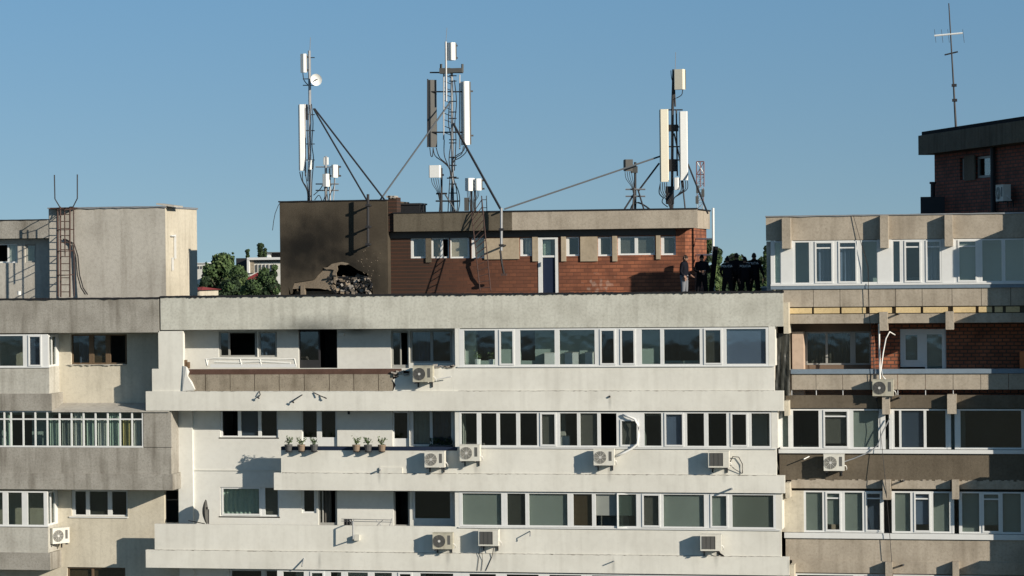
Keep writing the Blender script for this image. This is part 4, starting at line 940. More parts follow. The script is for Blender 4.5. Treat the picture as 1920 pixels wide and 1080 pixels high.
# B2, B3
t=thing('radio_stand',P(827,400,Y7-.6),'small white radio box on a bracketed stub left of the tall mast','antenna stand')
m=MB(); m.tube([P(828,400,Y7-.6),P(828,315,Y7-.6)],.04,6); m.tube([P(824,400,Y7-.6),P(827,362,Y7-.6)],.03,6); m.build('pole','dark',t)
panel(t,805,826,310,333,Y7-.7,.2,0,name='radio_box')
m=MB(); rung_br(m,818,838,363,Y7-.6,.035); rung_br(m,817,862,377,Y7-.6,.03); rung_br(m,825,832,328,Y7-.6,.04); m.build('crossbars','dark',t)
MB().tube([P(835,365,Y7-.6),P(857,400,Y7-.6)],.03,6).build('brace','brace',t)
for d in (0,4,8,12): cab(t,[(809+d,334),(811+d,345),(820+d*.4,360),(824,375)],.012,Y=Y7-.65)
t=thing('radio_stand',P(885,398,Y7-.6),'pair of white radio boxes on a stand right of the tall mast','antenna stand')
m=MB(); m.tube([P(884,398,Y7-.6),P(884,340,Y7-.6)],.04,6); m.tube([P(891,398,Y7-.6),P(891,340,Y7-.6)],.03,6); m.build('pole','dark',t)
panel(t,873,888,334,358,Y7-.7,.28,-38,name='radio_box'); panel(t,891,901,335,357,Y7-.7,.24,-30,name='radio_box')
m=MB(); m.obox(P(875,383,Y7-.7),.07,.1,.24); m.build('cabinet','ant_grey',t)
for d in (0,3,6,9,13,16,19,22): cab(t,[(876+d,358),(877+d*.9,368),(881+d*.45,380),(882+d*.5,397)],.012,Y=Y7-.75)
# C
t=thing('antenna_mast',P(1261,396,Y7),'right-hand mast with twin tall cream panels and a box on top','antenna mast')
m=MB(); m.tube([P(1260,396,Y7),P(1261,200,Y7),P(1263,130,Y7)],.05,8); m.tube([P(1270,330,Y7),P(1268,205,Y7)],.03,6); m.tube([P(1266,200,Y7),P(1264,160,Y7)],.035,6); m.build('pole','dark',t)
m=MB(); m.tube([P(1266,132,Y7),P(1267,98,Y7)],.011,5); m.build('lightning_rod','steel',t)
panel(t,1264,1284,130,168,Y7-.2,.2,-12,'ant_cream'); panel(t,1237,1254,205,341,Y7-.2,.2,10,'ant_cream'); panel(t,1274,1290,209,338,Y7-.2,.22,8,'ant_white')
panel(t,1264,1273,333,356,Y7-.3,.2,0,'ant_white',name='radio_box')
m=MB(); m.obox(P(1256,366,Y7-.1),.13,.15,.32); m.obox(P(1262,240,Y7),.18,.12,.12); m.obox(P(1261,310,Y7),.13,.12,.22); m.build('junction_box','cable',t)
m=MB()
for y in (206,238,275,300): rung_br(m,1248,1280,y,Y7,.025)
m.build('crossbars','dark',t)
for d in (0,4,8,12): cab(t,[(1238+d,342),(1239+d,358),(1246+d*.7,370),(1252+d*.5,380),(1258,394)],.015,Y=Y7-.25); cab(t,[(1277+d,339),(1278+d*.9,354),(1272+d*.3,364),(1264,372),(1262,388)],.015,Y=Y7-.25)
cab(t,[(1258,132),(1259,145),(1263,160)],.014,Y=Y7-.1); cab(t,[(1280,168),(1278,178),(1268,184)],.016,Y=Y7-.1); cab(t,[(1238,345),(1236,362),(1245,372)],.02,Y=Y7-.2); cab(t,[(1243,372),(1242,380),(1252,388)],.018,Y=Y7-.2)
MB().tube([P(1238,293,Y7),P(946,392,YP-.3)],.034,6).build('brace','brace',t)
MB().tube([P(1236,306,Y7),P(1197,358,Y7)],.035,6).build('brace','dark',t)
MB().tube([P(1290,308,Y7),P(1327,400,YP+.4)],.035,6).build('brace','dark',t)
MB().tube([P(1264,250,Y7),P(1275,300,Y7),P(1285,394,Y7-.3)],.03,6).build('brace','dark',t)
# C2
t=thing('radio_stand',P(1192,396,Y7),'dark radio box on a splayed four-legged stand between penthouse masts','antenna stand')
m=MB(); m.tube([P(1191,395,Y7),P(1191,304,Y7)],.045,8); m.build('pole','dark',t)
panel(t,1170,1187,299,321,Y7-.05,.18,20,'ant_grey','ant_grey',name='radio_box'); m=MB(); m.obox(P(1189,318,Y7),.12,.08,.12); m.build('junction_box','ant_grey',t)
for a,b in (((1190,362),(1169,395)),((1196,355),(1208,395)),((1190,350),(1186,395))): MB().tube([P(*a,Y7),P(*b,Y7-.3)],.032,6).build('leg','dark',t)
m=MB(); rung_br(m,1173,1210,355,Y7-.05,.03); rung_br(m,1173,1210,368,Y7-.05,.03); m.build('crossbars','steel',t)
cab(t,[(1182,394),(1186,384),(1196,380),(1208,385),(1222,395)],.03,Y=Y7-.1)
for d in (0,4,8,12): cab(t,[(1172+d,322),(1174+d,335),(1184+d*.4,350),(1188,365)],.012,Y=Y7-.1)
# D thin aerial at the right
YD=8.0
t=thing('aerial_mast',P(1793,246,YD),'thin leaning aerial with white crossbar at upper right','aerial')
m=MB(); m.tube([P(1793,250,YD),P(1788,160,YD),P(1779,6,YD)],.05,6,r2=.022); m.build('pole','dark',t)
m=MB(); m.tube([P(1752,67,YD),P(1805,62,YD)],.035,6); m.build('crossbar','ant_white',t)
m=MB(); m.tube([P(1771,103,YD),P(1796,97,YD)],.03,6); 
for q in ((1789,160),(1790,188)): m.obox(P(*q,YD),.09,.06,.05)
m.build('clamp','dark',t)
for x in (1752,1765,1777,1805): MB().tube([P(x,55,YD),P(x+3,80,YD)],.007,4).build('rod','dark',t)
# far lattice tower
YF=160
t=thing('lattice_tower',P(1313,500,YF),'distant red and white lattice tower beyond the right end of the penthouse','tower')
m=MB(); r=.05
for a,b in ((1307,1319),):
    for x in (a,b): 
        for q in range(8): m.tube([P(x,560-q*26,YF),P(x,560-(q+1)*26,YF)],.035,4,'mast_red' if q%2 else 'steel')
    y=560
    while y>330:
        m.tube([P(a,y,YF),P(b,y-12,YF)],.022,4,'mast_red'); m.tube([P(b,y,YF),P(a,y-12,YF)],.022,4,'steel'); m.tube([P(a,y,YF),P(b,y,YF)],.02,4,'steel'); y-=12
for y in (303,327): m.tube([P(1306,y,YF),P(1320,y,YF)],.05,4,'mast_red')
for x in (1306,1313,1320): m.tube([P(x,303,YF),P(x,350,YF)],.05,4,'mast_red')
m.tube([P(1307,326,YF),P(1320,304,YF)],.04,4,'mast_red'); m.tube([P(1307,304,YF),P(1320,326,YF)],.04,4,'ant_white')
m.build('lattice','mast_red',t)
m=MB(); 
for q in ((1308,355),(1318,362),(1307,375)): m.obox(P(*q,YF),.12,.2,.35)
m.build('panel_antenna','ant_grey',t)

# ================================================================== tall brick penthouse upper right
tw=thing('rooftop_penthouse',P(1830,400,6),'dark brick rooftop penthouse in shade at upper right under a heavy concrete fascia','penthouse')
A=P(1752,292,10.0); dv=Vector((math.sin(R(22)),-math.cos(R(22)),0)); nv=Vector((-dv.y,dv.x,0)); 
if nv.x>0: nv=-nv                              # outward (to the left)
Lw=10.8; zr0=zr(432)+.0
zt_=PZ(1752,290,10.0)
def wb(s0,s1,n0,n1,z0,z1,mb,mm=None):
    p=[]
    for s in (s0,s1):
        for n_ in (n0,n1):
            for z in (z0,z1): q=Vector((A.x,A.y,0))+dv*s+nv*n_; p.append((q.x,q.y,z))
    mb.mesh(p,[(0,1,3,2),(4,6,7,5),(0,4,5,1),(2,3,7,6),(0,2,6,4),(1,5,7,3)],mm)
def so_(px): # distance along wall for a photo x
    d=M3@Vector(((px-960)/F,(540-340)/F,-1)); # intersect with wall plane
    a=Vector((A.x,A.y,0)); c=Vector((CAM.x,CAM.y,0)); d2=Vector((d.x,d.y,0))
    det=d2.x*(-dv.y)+d2.y*dv.x
    r_=a-c; t_=(r_.x*(-dv.y)+r_.y*dv.x)/det
    h=c+d2*t_; return (h-a).dot(dv), t_
def zw(px,py):
    d=M3@Vector(((px-960)/F,(540-py)/F,-1)); return CAM.z+d.z*so_(px)[1]
s1,s2,s3,s4=[so_(x)[0] for x in (1800,1812,1828,1858)]
m=MB()
zA_,zB_=zw(1830,335),zw(1830,293)
for (a,b,c,d) in ((0,s1,zr0,zt_),(s1,s2,zr0,zA_),(s1,s2,zB_,zt_),(s2,s3,zr0,zt_),(s3,s4,zr0,zA_),(s3,s4,zB_,zt_),(s4,Lw,zr0,zt_)): wb(a,b,0,-.3,c,d,m)
wb(0,.3,-.3,-5,zr0,zt_,m); wb(Lw-.3,Lw,-.3,-5,zr0,zt_,m); wb(0,Lw,-5,-5.3,zr0,zt_,m)
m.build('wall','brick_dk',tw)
m=MB(); wb(-.35,Lw+.3,.5,-5.6,zt_,zt_+.72,m); m.build('fascia','conc_smoke',tw)
m=MB(); wb(-.25,Lw+.3,.40,-5.6,zt_+.72,zt_+.86,m); m.build('roof_edge','bitumen',tw)
m=MB(); wb(-.1,Lw,-.31,-4.9,zt_-.02,zt_-.001,m); wb(s1-.5,Lw-.4,-2.2,-2.3,zr0,zt_-.03,m); m.build('room_partition','inside',tw)
m=MB(); wb(s2-.1,s3+.1,.05,0,zA_-.05,zB_+.05,m); m.build('pilaster','tan_dk',tw)
for a,b in ((s1,s2),(s3,s4)):
    m=MB(); wb(a+.02,a+.1,-.1,-.2,zA_+.02,zB_-.02,m); wb(b-.1,b-.02,-.1,-.2,zA_+.02,zB_-.02,m); wb(a+.1,b-.1,-.1,-.2,zA_+.02,zA_+.1,m); wb(a+.1,b-.1,-.1,-.2,zB_-.1,zB_-.02,m)
    o=m.build('window','grey_frame',tw); m=MB(); wb(a+.1,b-.1,-.14,-.15,zA_+.1,zB_-.1,m); m.build('pane','glass_dk',o)
m=MB(); q=Vector((A.x,A.y,0))+dv*so_(1868)[0]+nv*.12; m.tube([(q.x,q.y,zr0),(q.x,q.y,zt_)],.09,8); m.build('drain_pipe','dark',tw)
bx=thing('roof_vent_box',P(1750,398,8.5),'dark plinth with a black vent pipe left of the shaded brick penthouse','vent')
m=MB(); m.box(PX(1726,390,9),PX(1790,390,9),9.0,9.9,zr(432),PZ(1740,369,9)); m.build('plinth','dark',bx)
m=MB(); m.tube([P(1749,370,9.4),P(1749,345,9.4)],.08,8); m.tube([P(1749,345,9.4),P(1749,341,9.4)],.12,8); m.build('vent_pipe','dark',bx)

# ================================================================== air conditioners
def make_ac(kind,label):
    t=thing('air_conditioner',(0,0,0),label,'air conditioner','air conditioner units on the facades')
    w,h,d=.70,.55,.27
    m=MB(); m.box(-w/2,w/2,-d/2,d/2,-h/2,h/2); m.box(-w/2-.01,w/2+.01,-d/2-.008,d/2+.01,h/2,h/2+.015); m.build('casing','ac' if kind!='old' else 'ac_old',t)
    if kind in('fan','old'):
        cx,cz,r=-.12,0,.215; n=24
        m=MB(); m.mesh([(cx+r*math.cos(6.283*k/n),-d/2-.006,cz+r*math.sin(6.283*k/n)) for k in range(n)]+[(cx+r*math.cos(6.283*k/n),-d/2,cz+r*math.sin(6.283*k/n)) for k in range(n)],[tuple(range(n)),]+[(i,(i+1)%n,n+(i+1)%n,n+i) for i in range(n)]); f=m.build('fan','ac_dk',t)
        m=MB()
        for rr in (.06,.10,.14,.18,.212):
            m.tube([(cx+rr*math.cos(6.283*k/n),-d/2-.016,cz+rr*math.sin(6.283*k/n)) for k in range(n+1)],.0045,4,cap=False)
        for k in range(8): a=6.283*k/8; m.tube([(cx+.05*math.cos(a),-d/2-.016,cz+.05*math.sin(a)),(cx+.21*math.cos(a),-d/2-.016,cz+.21*math.sin(a))],.004,4)
        m.build('guard','ac' if kind=='fan' else 'ac_dk',f)
        m=MB(); m.tube([(cx,-d/2-.022,cz),(cx,-d/2-.01,cz)],.045,12); m.build('hub','ac_mid',f)
        m=MB(); m.box(.17,.27,-d/2-.006,-d/2,-.12,.2); m.build('side_vent','ac_dk' if True else 'ac',t)
    else:
        m=MB(); m.box(-.29,.15,-d/2-.004,-d/2,-.22,.22); f=m.build('grille','ac_dk',t)
        m=MB()
        for k in range(13): z=-.21+k*.035; m.box(-.29,.15,-d/2-.014,-d/2-.006,z-.004,z+.004)
        for k in range(4): x=-.29+k*.147; m.box(x-.006,x+.006,-d/2-.016,-d/2-.006,-.22,.22)
        m.build('bars','ant_grey',f)
    m=MB()
    for s in (-.25,.25): m.box(s-.02,s+.02,-d/2+.01,d/2+.14,-h/2-.03,-h/2); m.box(s-.02,s+.02,d/2+.10,d/2+.14,-h/2-.2,-h/2-.03); m.box(s-.05,s+.05,-d/2-.0,-d/2+.05,-h/2-.055,-h/2-.03)
    m.build('bracket','dark',t)
    m=MB(); m.tube([(w/2,0,-.1),(w/2+.05,0,-.12),(w/2+.07,.08,-.2),(w/2+.06,.14,-.26)],.016,6); m.build('pipe','hose',t)
    return t
acs=[('old',792,701,0,'air conditioner at the end of the stripped brown balcony panels'),
 ('fan',814,861,0,'air conditioner hanging below the balcony with potted plants'),
 ('fan',880,849,0,'air conditioner just right of the balcony partition on the middle storey'),
 ('fan',1131,857,0,'air conditioner under the white looping hose in the middle of the block'),
 ('grille',1346,861,0,'square-grilled air conditioner with a looped cable on the middle storey at right'),
 ('old',829,1014,0,'air conditioner on the lowest open balcony parapet beside the partition'),
 ('grille',915,1008,0,'square-grilled air conditioner below the large grey-green blinds at left of the glazed strip'),
 ('grille',1331,1017,0,'square-grilled air conditioner with loose wires on the lowest parapet at right'),
 ('old',1654,727,YR,'air conditioner in front of the concrete railing of the right building'),
 ('fan',1562,867,YR,'air conditioner on the brown parapet under the middle glazing of the right building')]
protos={}
for k,px,py,Y,lab in acs:
    loc=P(px+2,py,Y-.29); loc.y=Y-.285
    if k not in protos: a=make_ac(k,lab); a.location=loc; protos[k]=a
    else: dup(protos[k],loc,rz=R(random.uniform(-4,4)),label=lab)
a=dup(protos['fan'],P(111,1004,.5),rz=R(52),label='air conditioner on the side of the left building\'s lowest bay')
a=dup(protos['fan'],(Vector((A.x,A.y,0))+dv*so_(1899)[0]+nv*.35+Vector((0,0,zw(1899,362)))),rz=math.atan2(nv.y,nv.x)+math.pi/2,label='air conditioner on the shaded brick penthouse at upper right')

# ================================================================== pots on the blue coping
def pot(x,y,dark,seed,lab,proto=None):
    random.seed(seed)
    base=P(x,y,-.16); base.z=zc(846.5); base.y=-.16
    t=thing('potted_plant',base,lab,'potted plant','potted plants on the balcony coping')
    m=MB(); m.tube([base,base+Vector((0,0,.02)),base+Vector((0,0,.2))],.09,12,r2=.13); m.tube([base+Vector((0,0,.18)),base+Vector((0,0,.235))],.145,12); m.build('pot','pot_dk' if dark else 'pot',t)
    m=MB(); m.box(base.x-.09,base.x+.09,-.27,-.013,base.z-.02,base.z); m.build('bracket','dark',t)
    m=MB()
    for i in range(12):
        a=random.uniform(0,6.28); l=random.uniform(.12,.30); p0=base+Vector((0,0,.22)); p1=p0+Vector((math.cos(a)*l*.6,math.sin(a)*l*.3,l)); m.tube([p0,p1],.006,4)
        for k in range(6):
            c=p0.lerp(p1,.4+.6*random.random())+Vector((random.gauss(0,.03),random.gauss(0,.03),random.gauss(0,.03))); s=random.uniform(.025,.05)
            n_=Vector((random.gauss(0,1),random.gauss(0,1),random.gauss(0,1))).normalized(); u=n_.orthogonal().normalized()*s; v=n_.cross(u)*.5
            m.poly([c-u,c+v,c+u,c-v])
    m.build('leaves','leaf' if seed%2 else 'leaf2',t)
for a in ((541,842,1,1,'dark pot with a bushy plant at the left end of the coping'),(565,842,0,2,'terracotta pot with a low plant, second from the left end of the coping'),(589,842,1,3,'dark pot with a plant just left of the bare stretch of coping'),(668,842,0,4,'terracotta pot with a tall plant just right of the bare stretch of coping'),(690,842,1,5,'dark pot between two terracotta pots on the right half of the coping'),(716,842,0,6,'terracotta pot at the right end of the row on the coping')): pot(*a)
# flower box under window by partition
random.seed(33)
t=thing('flower_box',P(830,828,.6),'dark leafy flower box under the curtained window on the planted balcony','flower box')
m=MB(); m.box(PX(808,832,.75),PX(848,832,.75),.62,.82,PZ(830,842,.75),PZ(830,834,.75)); m.build('trough','pot_dk',t)
m=MB()
for i in range(260):
    c=P(random.uniform(806,848),random.uniform(822,836),random.uniform(.62,.85)); s=random.uniform(.02,.05); n_=Vector((random.gauss(0,1),random.gauss(0,1),random.gauss(0,1))).normalized(); u=n_.orthogonal()*s; v=n_.cross(u)*.5
    m.poly([c-u,c+v,c+u,c-v])
m.build('leaves','leaf_dk',t)

# ================================================================== small fittings on the facade
def pipe(name,pts,r,mm,lab,cat,Y=None):
    m=MB(); m.tube([P(p[0],p[1],p[2]) for p in pts],r,7); return tag(m.build(name,mm),lab,cat)
pipe('drain_spout',[(713,881,.0),(713,881,-.3)],.03,'steel','short drain spout below the potted plants on the slab band','drain spout')
pipe('drain_spout',[(1372,916,-.05),(1372,917,-.38)],.035,'steel','short drain spout at the right over the lowest glazed strip','drain spout')
pipe('drain_spout',[(1151,1052,-.05),(1151,1053,-.32)],.02,'steel','short drain spout on the bottom slab band at centre','drain spout')
pipe('drain_spout',[(570,1046,-.05),(566,1062,-.30)],.025,'steel','bent drain spout on the bottom slab band at left','drain spout')
pipe('drain_spout',[(1143,743,-.05),(1143,744,-.14)],.035,'dark','stubby dark drain hole pipe on the upper slab band','drain spout')
pipe('pipe_hook',[(994,996,0),(994,1000,-.3),(994,1006,-.3)],.02,'steel','small pipe hook on the parapet right of the grilled air conditioner','hook')
pipe('hanging_bar',[(1517,856,YR-.02),(1507,861,YR-.35)],.02,'ant_white','white bracket arm left of the air conditioner on the brown parapet','bracket')
for i,(px,py) in enumerate(((1680,590),(1682,747),(1689,903),(1688,1061))):
    pipe('drain_spout',[(px,py,YR),(px+6,py-2,YR-.32)],.035,'dark',['dark spout beside the beam end under the yellow boards','dark spout on the brown band right of the upper air conditioner','dark spout on the ragged tan strip above the lowest right glazing','dark spout at the bottom of the right building'][i],'drain spout')
# white hose above AC 4
m=MB(); m.tube([P(*q) for q in ((1167,778,-.05),(1178,781,-.12),(1190,786,-.14),(1197,797,-.14),(1198,815,-.14),(1195,832,-.14),(1185,841,-.16),(1170,849,-.2),(1155,856,-.25))],.038,8); tag(m.build('hose','hose',smooth=True),'white looping hose running from the glazing to the air conditioner','hose')
m=MB(); m.tube([P(*q) for q in ((1369,866,-.15),(1374,856,-.1),(1385,857,-.08),(1392,870,-.06),(1392,887,-.05))],.016,6); m.tube([P(*q) for q in ((1369,872,-.15),(1378,880,-.08),(1392,888,-.05))],.012,6); tag(m.build('looped_cable','cable',smooth=True),'black looped cable right of the square-grilled air conditioner','cable')
m=MB(); random.seed(5)
for k in range(5): m.tube([P(1338+k*2,1030,-.2),P(1343+k*2,1034+k,-.15),P(1350+k*1.5,1041,-.1),P(1360,1044+k*.5,-.04)],.012,5)
tag(m.build('loose_wires','cable'),'tangle of loose wires below the lowest right air conditioner','wires')
m=MB(); m.tube([P(900,1026,-.2),P(898,1045,-.1),P(895,1070,-.1)],.008,4); m.tube([P(903,1026,-.2),P(905,1050,-.1),P(903,1070,-.1)],.008,4); m.tube([P(926,1026,-.2),P(922,1045,-.1),P(911,1070,-.1)],.011,4); tag(m.build('loose_wires','cable'),'thin wires hanging below the grilled air conditioner left of centre','wires')
# right building: white pole, white hose, long black cable
pipe('downpipe',[(1648,607,YR-.1),(1650,716,YR-.1)],.03,'ant_white','thin white pole crossing the loggia above the railing air conditioner','pole')
m=MB(); m.tube([P(*q) for q in ((1678,628,YR+.2),(1668,622,YR-.1),(1661,635,YR-.2),(1656,662,YR-.2),(1652,692,YR-.2),(1655,706,YR-.25),(1663,714,YR-.25))],.022,7); tag(m.build('hose','hose',smooth=True),'white hose hanging into the loggia of the right building','hose')
m=MB(); m.tube([P(*q) for q in ((1600,404,YR-.05),(1627,500,YR-.12),(1631,600,YR-.12),(1640,700,YR-.15),(1650,800,YR-.15),(1660,900,YR-.4),(1668,1000,YR-.2),(1675,1090,YR-.2))],.010,5); tag(m.build('hanging_cable','cable'),'long black cable hanging down the whole right building','cable')
m=MB(); m.tube([P(*q) for q in ((1668,785,YR-.1),(1655,810,YR-.12),(1645,835,YR-.15),(1630,848,YR-.15),(1600,860,YR-.2),(1582,866,YR-.25))],.02,5); tag(m.build('sagging_cable','steel'),'sagging pale cable from the white frame to the lower right air conditioner','cable')
# black plastic sheet
m=MB(); random.seed(3); nx,nz=9,16; pts=[];f=[]
for j in range(nz+1):
    for i in range(nx+1):
        p=P(1454+(1481-1454)*i/nx,625+(742-625)*j/nz,.62); p.y=.62+random.uniform(-.022,.022)+.03*math.sin(i*1.7+j*.35); pts.append(p)
for j in range(nz):
    for i in range(nx): a=j*(nx+1)+i; f.append((a,a+1,a+nx+2,a+nx+1))
m.mesh(pts,f); m.mesh([p+Vector((0,.01,0)) for p in pts],[q[::-1] for q in f]); tag(m.build('plastic_sheet','tarp',smooth=True),'black crumpled plastic sheet filling the gap between the two blocks','plastic sheet')
# torn frame lying on row-1 balcony
t=thing('fallen_window_frame',P(470,684,.3),'broken pale window frame lying on the stripped balcony edge','window frame')
m=MB(); m.tube([P(386,674,.3),P(400,672,.3),P(520,674,.3),P(553,673,.35)],.035,5); m.tube([P(388,686,.25),P(390,674,.3)],.03,5)
for x in (386,450,487,552): m.tube([P(x,673,.3),P(x+3,686,.22)],.035,5)
m.tube([P(402,679,.28),P(448,680,.28),P(486,678,.28),P(545,681,.28)],.045,5); m.build('frame','white_wall',t)
m=MB(); m.box(PX(395,682,.24),PX(556,682,.24),.2,.26,PZ(470,689,.2),PZ(470,683,.2)); m.build('frame_rail','pvc',t)
# debris
random.seed(21)
for (pts,lab) in ((((486,734),(488,740),(484,746)),'small twisted scrap dangling below the bare panels at left'),(((567,740),(552,750),(549,754)),'dark splinter sticking out under the middle of the bare panels'),(((588,736),(600,742),(610,746)),'bent metal flap hanging from the torn cladding edge')):
    m=MB()
    for a,b in zip(pts[:-1],pts[1:]): m.tube([P(*a,-.1),P(*b,-.2)],.018,4)
    m.obox(P(*pts[-1],-.2),.05,.015,.02,Matrix.Rotation(.5,3,'Y')); tag(m.build('torn_scrap','dark'),lab,'scrap')
m=MB(); m.tube([P(816,712,-.12),P(846,706,-.2)],.02,5); tag(m.build('bent_rod','hose'),'thin white rod sticking out right of the topmost air conditioner','rod')
for (a,b) in (((343,675),(349,688)),((350,679),(354,687))):
    m=MB(); m.box(PX(a[0],680,.15),PX(b[0],680,.15),.12,.3,zc(690),PZ(a[0],a[1],.15)); tag(m.build('flower_tin','wood'),'brown tin at the left end of the stripped balcony' if a[0]==343 else 'small brown tin beside the larger one on the stripped balcony','tin')
m=MB(); 
for i in range(12):
    c=P(random.uniform(738,768),random.uniform(696,704),-.02); m.obox(c,random.uniform(.04,.12),.03,random.uniform(.02,.05),Matrix.Rotation(random.uniform(-.4,.4),3,'Y'))
for i in range(14):
    c=P(random.uniform(815,850),random.uniform(684,689),-.0); m.obox(c,random.uniform(.03,.09),.05,random.uniform(.01,.03),Matrix.Rotation(random.uniform(-.3,.3),3,'Y'))
m.build('broken_cladding','rubble',cb)['kind']='stuff'
m=MB(); m.obox(P(640,627,YB-.06),.1,.06,.04); m.build('lamp','ant_white',cb)
m=MB(); m.obox(P(654,772,YB-.02),.035,.03,.09); m.build('wall_box','dark',cb)
m=MB(); m.tube([P(636,919,YB-.02),P(638,919,YB-.25)],.05,8); m.build('lamp','ant_white',cb)
# satellite dish, row 3
t=thing('satellite_dish',P(378,982,.3),'dark satellite dish on an arm at the left end of the lowest balcony','satellite dish')
c=P(384,960,.35); ax=Vector((.97,.16,.05)).normalized(); a=ax.cross(Vector((0,0,1))).normalized(); b=a.cross(ax); n=20; pts=[c-ax*.08]
for rr,dd in ((.15,.055),(.3,.0),(.4,-.06)):
    for k in range(n): tt=6.283*k/n; pts.append(c+(a*math.cos(tt)+b*math.sin(tt)*1.1)*rr-ax*dd)
f=[(0,1+k,1+(k+1)%n) for k in range(n)]
for q in range(2):
    for k in range(n): f.append((1+q*n+k,1+q*n+(k+1)%n,1+(q+1)*n+(k+1)%n,1+(q+1)*n+k))
m=MB(); m.mesh(pts,f); m.mesh([p-ax*.012 for p in pts],f); m.build('reflector','ant_grey',t,smooth=True)
m=MB(); m.tube([c,P(357,977,.3)] and [P(353,976,.3),P(384,982,.3)],.016,5); m.tube([P(391,985,.35),P(391,955,.35)],.022,6); m.obox(P(388,953,.35),.03,.03,.04); m.build('arm','dark',t)
# clothes rack + bracket box on row-3 balcony
t=thing('clothes_airer',P(690,985,.5),'folding clothes airer on the lowest open balcony','clothes airer')
m=MB()
for y in (973,977): m.tube([P(640,y,.5),P(735,y+2,.5)],.012,4)
for a,b in (((655,974),(664,986)),((664,974),(655,986)),((705,975),(715,986)),((718,975),(706,986)),((735,972),(730,986))): m.tube([P(*a,.5),P(*b,.5)],.012,4)
m.build('frame','steel',t); m=MB(); q=(640,655); wavy(m,PX(645,980,.5),PX(660,980,.5),PZ(650,986,.5),PZ(650,973,.5),.5,.03,.1); m.build('cloth','cable',t)
t=thing('antenna_bracket',P(668,1008,0),'steel bracket arm with a small grey box on the lowest open parapet','bracket')
m=MB(); m.tube([P(662,978,-.45),P(662,1010,-.45),P(662,1012,0)],.028,6); m.tube([P(662,978,-.45),P(662,978,-.02)],.02,6); m.build('arm','steel',t); m=MB(); m.obox(P(670,1008,-.1),.09,.08,.1); m.build('box','ac',t)
m=MB(); m.box(PX(712,885,-.0),PX(755,885,0),-.06,-.002,zc(888),zc(877)); m.build('cable_duct','render',cb)
# left loggia dark end (row 3) rail
m=MB(); m.tube([P(312,937,YL+.3),P(334,937,YL+.3)],.014,4); tag(m.build('curtain_rod','steel'),'thin rod across the dark opening between the left and middle blocks','rod')
m=MB(); X=PX(1912,670,YQ-.3); m.box(X,X+.5,YQ-.6,YQ-.3,zr(700),zr(661)); m.build('orange_cabinet','orange',rb)
# parked things inside glazed balconies: white radiators, pots
for (x0,x1,y0,y1,Y,lab) in ((1022,1040,662,684,.8,'small white box inside the top glazed balcony at left of centre'),(1060,1085,661,684,.8,'white box inside the top glazed balcony at centre'),(1098,1113,661,684,.8,'narrow white box beside the central one in the top glazed balcony'),(1050,1068,818,838,.6,'white crate inside the middle glazed balcony')):
    t=thing('storage_box',P((x0+x1)/2,y1,Y),lab,'box'); m=MB(); ym=(y0+y1)/2; m.box(PX(x0,ym,Y),PX(x1,ym,Y),Y-.1,Y+.1,PZ(x0,y1+8,Y),PZ(x0,y0,Y)); m.build('body','pvc',t); m=MB(); m.box(PX(x0,ym,Y)-.01,PX(x1,ym,Y)+.01,Y-.11,Y+.11,PZ(x0,y0,Y),PZ(x0,y0-1,Y)); m.build('lid','ac',t)
for (x,lab) in ((896,'small pale flowerpot behind the leftmost pane of the top glazed strip'),(922,'little plant pot second in the top glazed strip')):
    t=thing('potted_plant',P(x,684,.3),lab,'potted plant'); b=P(x,687,.3); m=MB(); m.tube([b,b+Vector((0,0,.25))],.09,10,r2=.11); m.build('pot','ant_white',t); m=MB()
    for i in range(40):
        cc=b+Vector((random.gauss(0,.07),random.gauss(0,.05),.35+random.gauss(0,.07))); s=.03; n_=Vector((random.gauss(0,1),random.gauss(0,1),random.gauss(0,1))).normalized(); u=n_.orthogonal()*s; v=n_.cross(u)*.5; m.poly([cc-u,cc+v,cc+u,cc-v])
    m.build('leaves','leaf2',t)

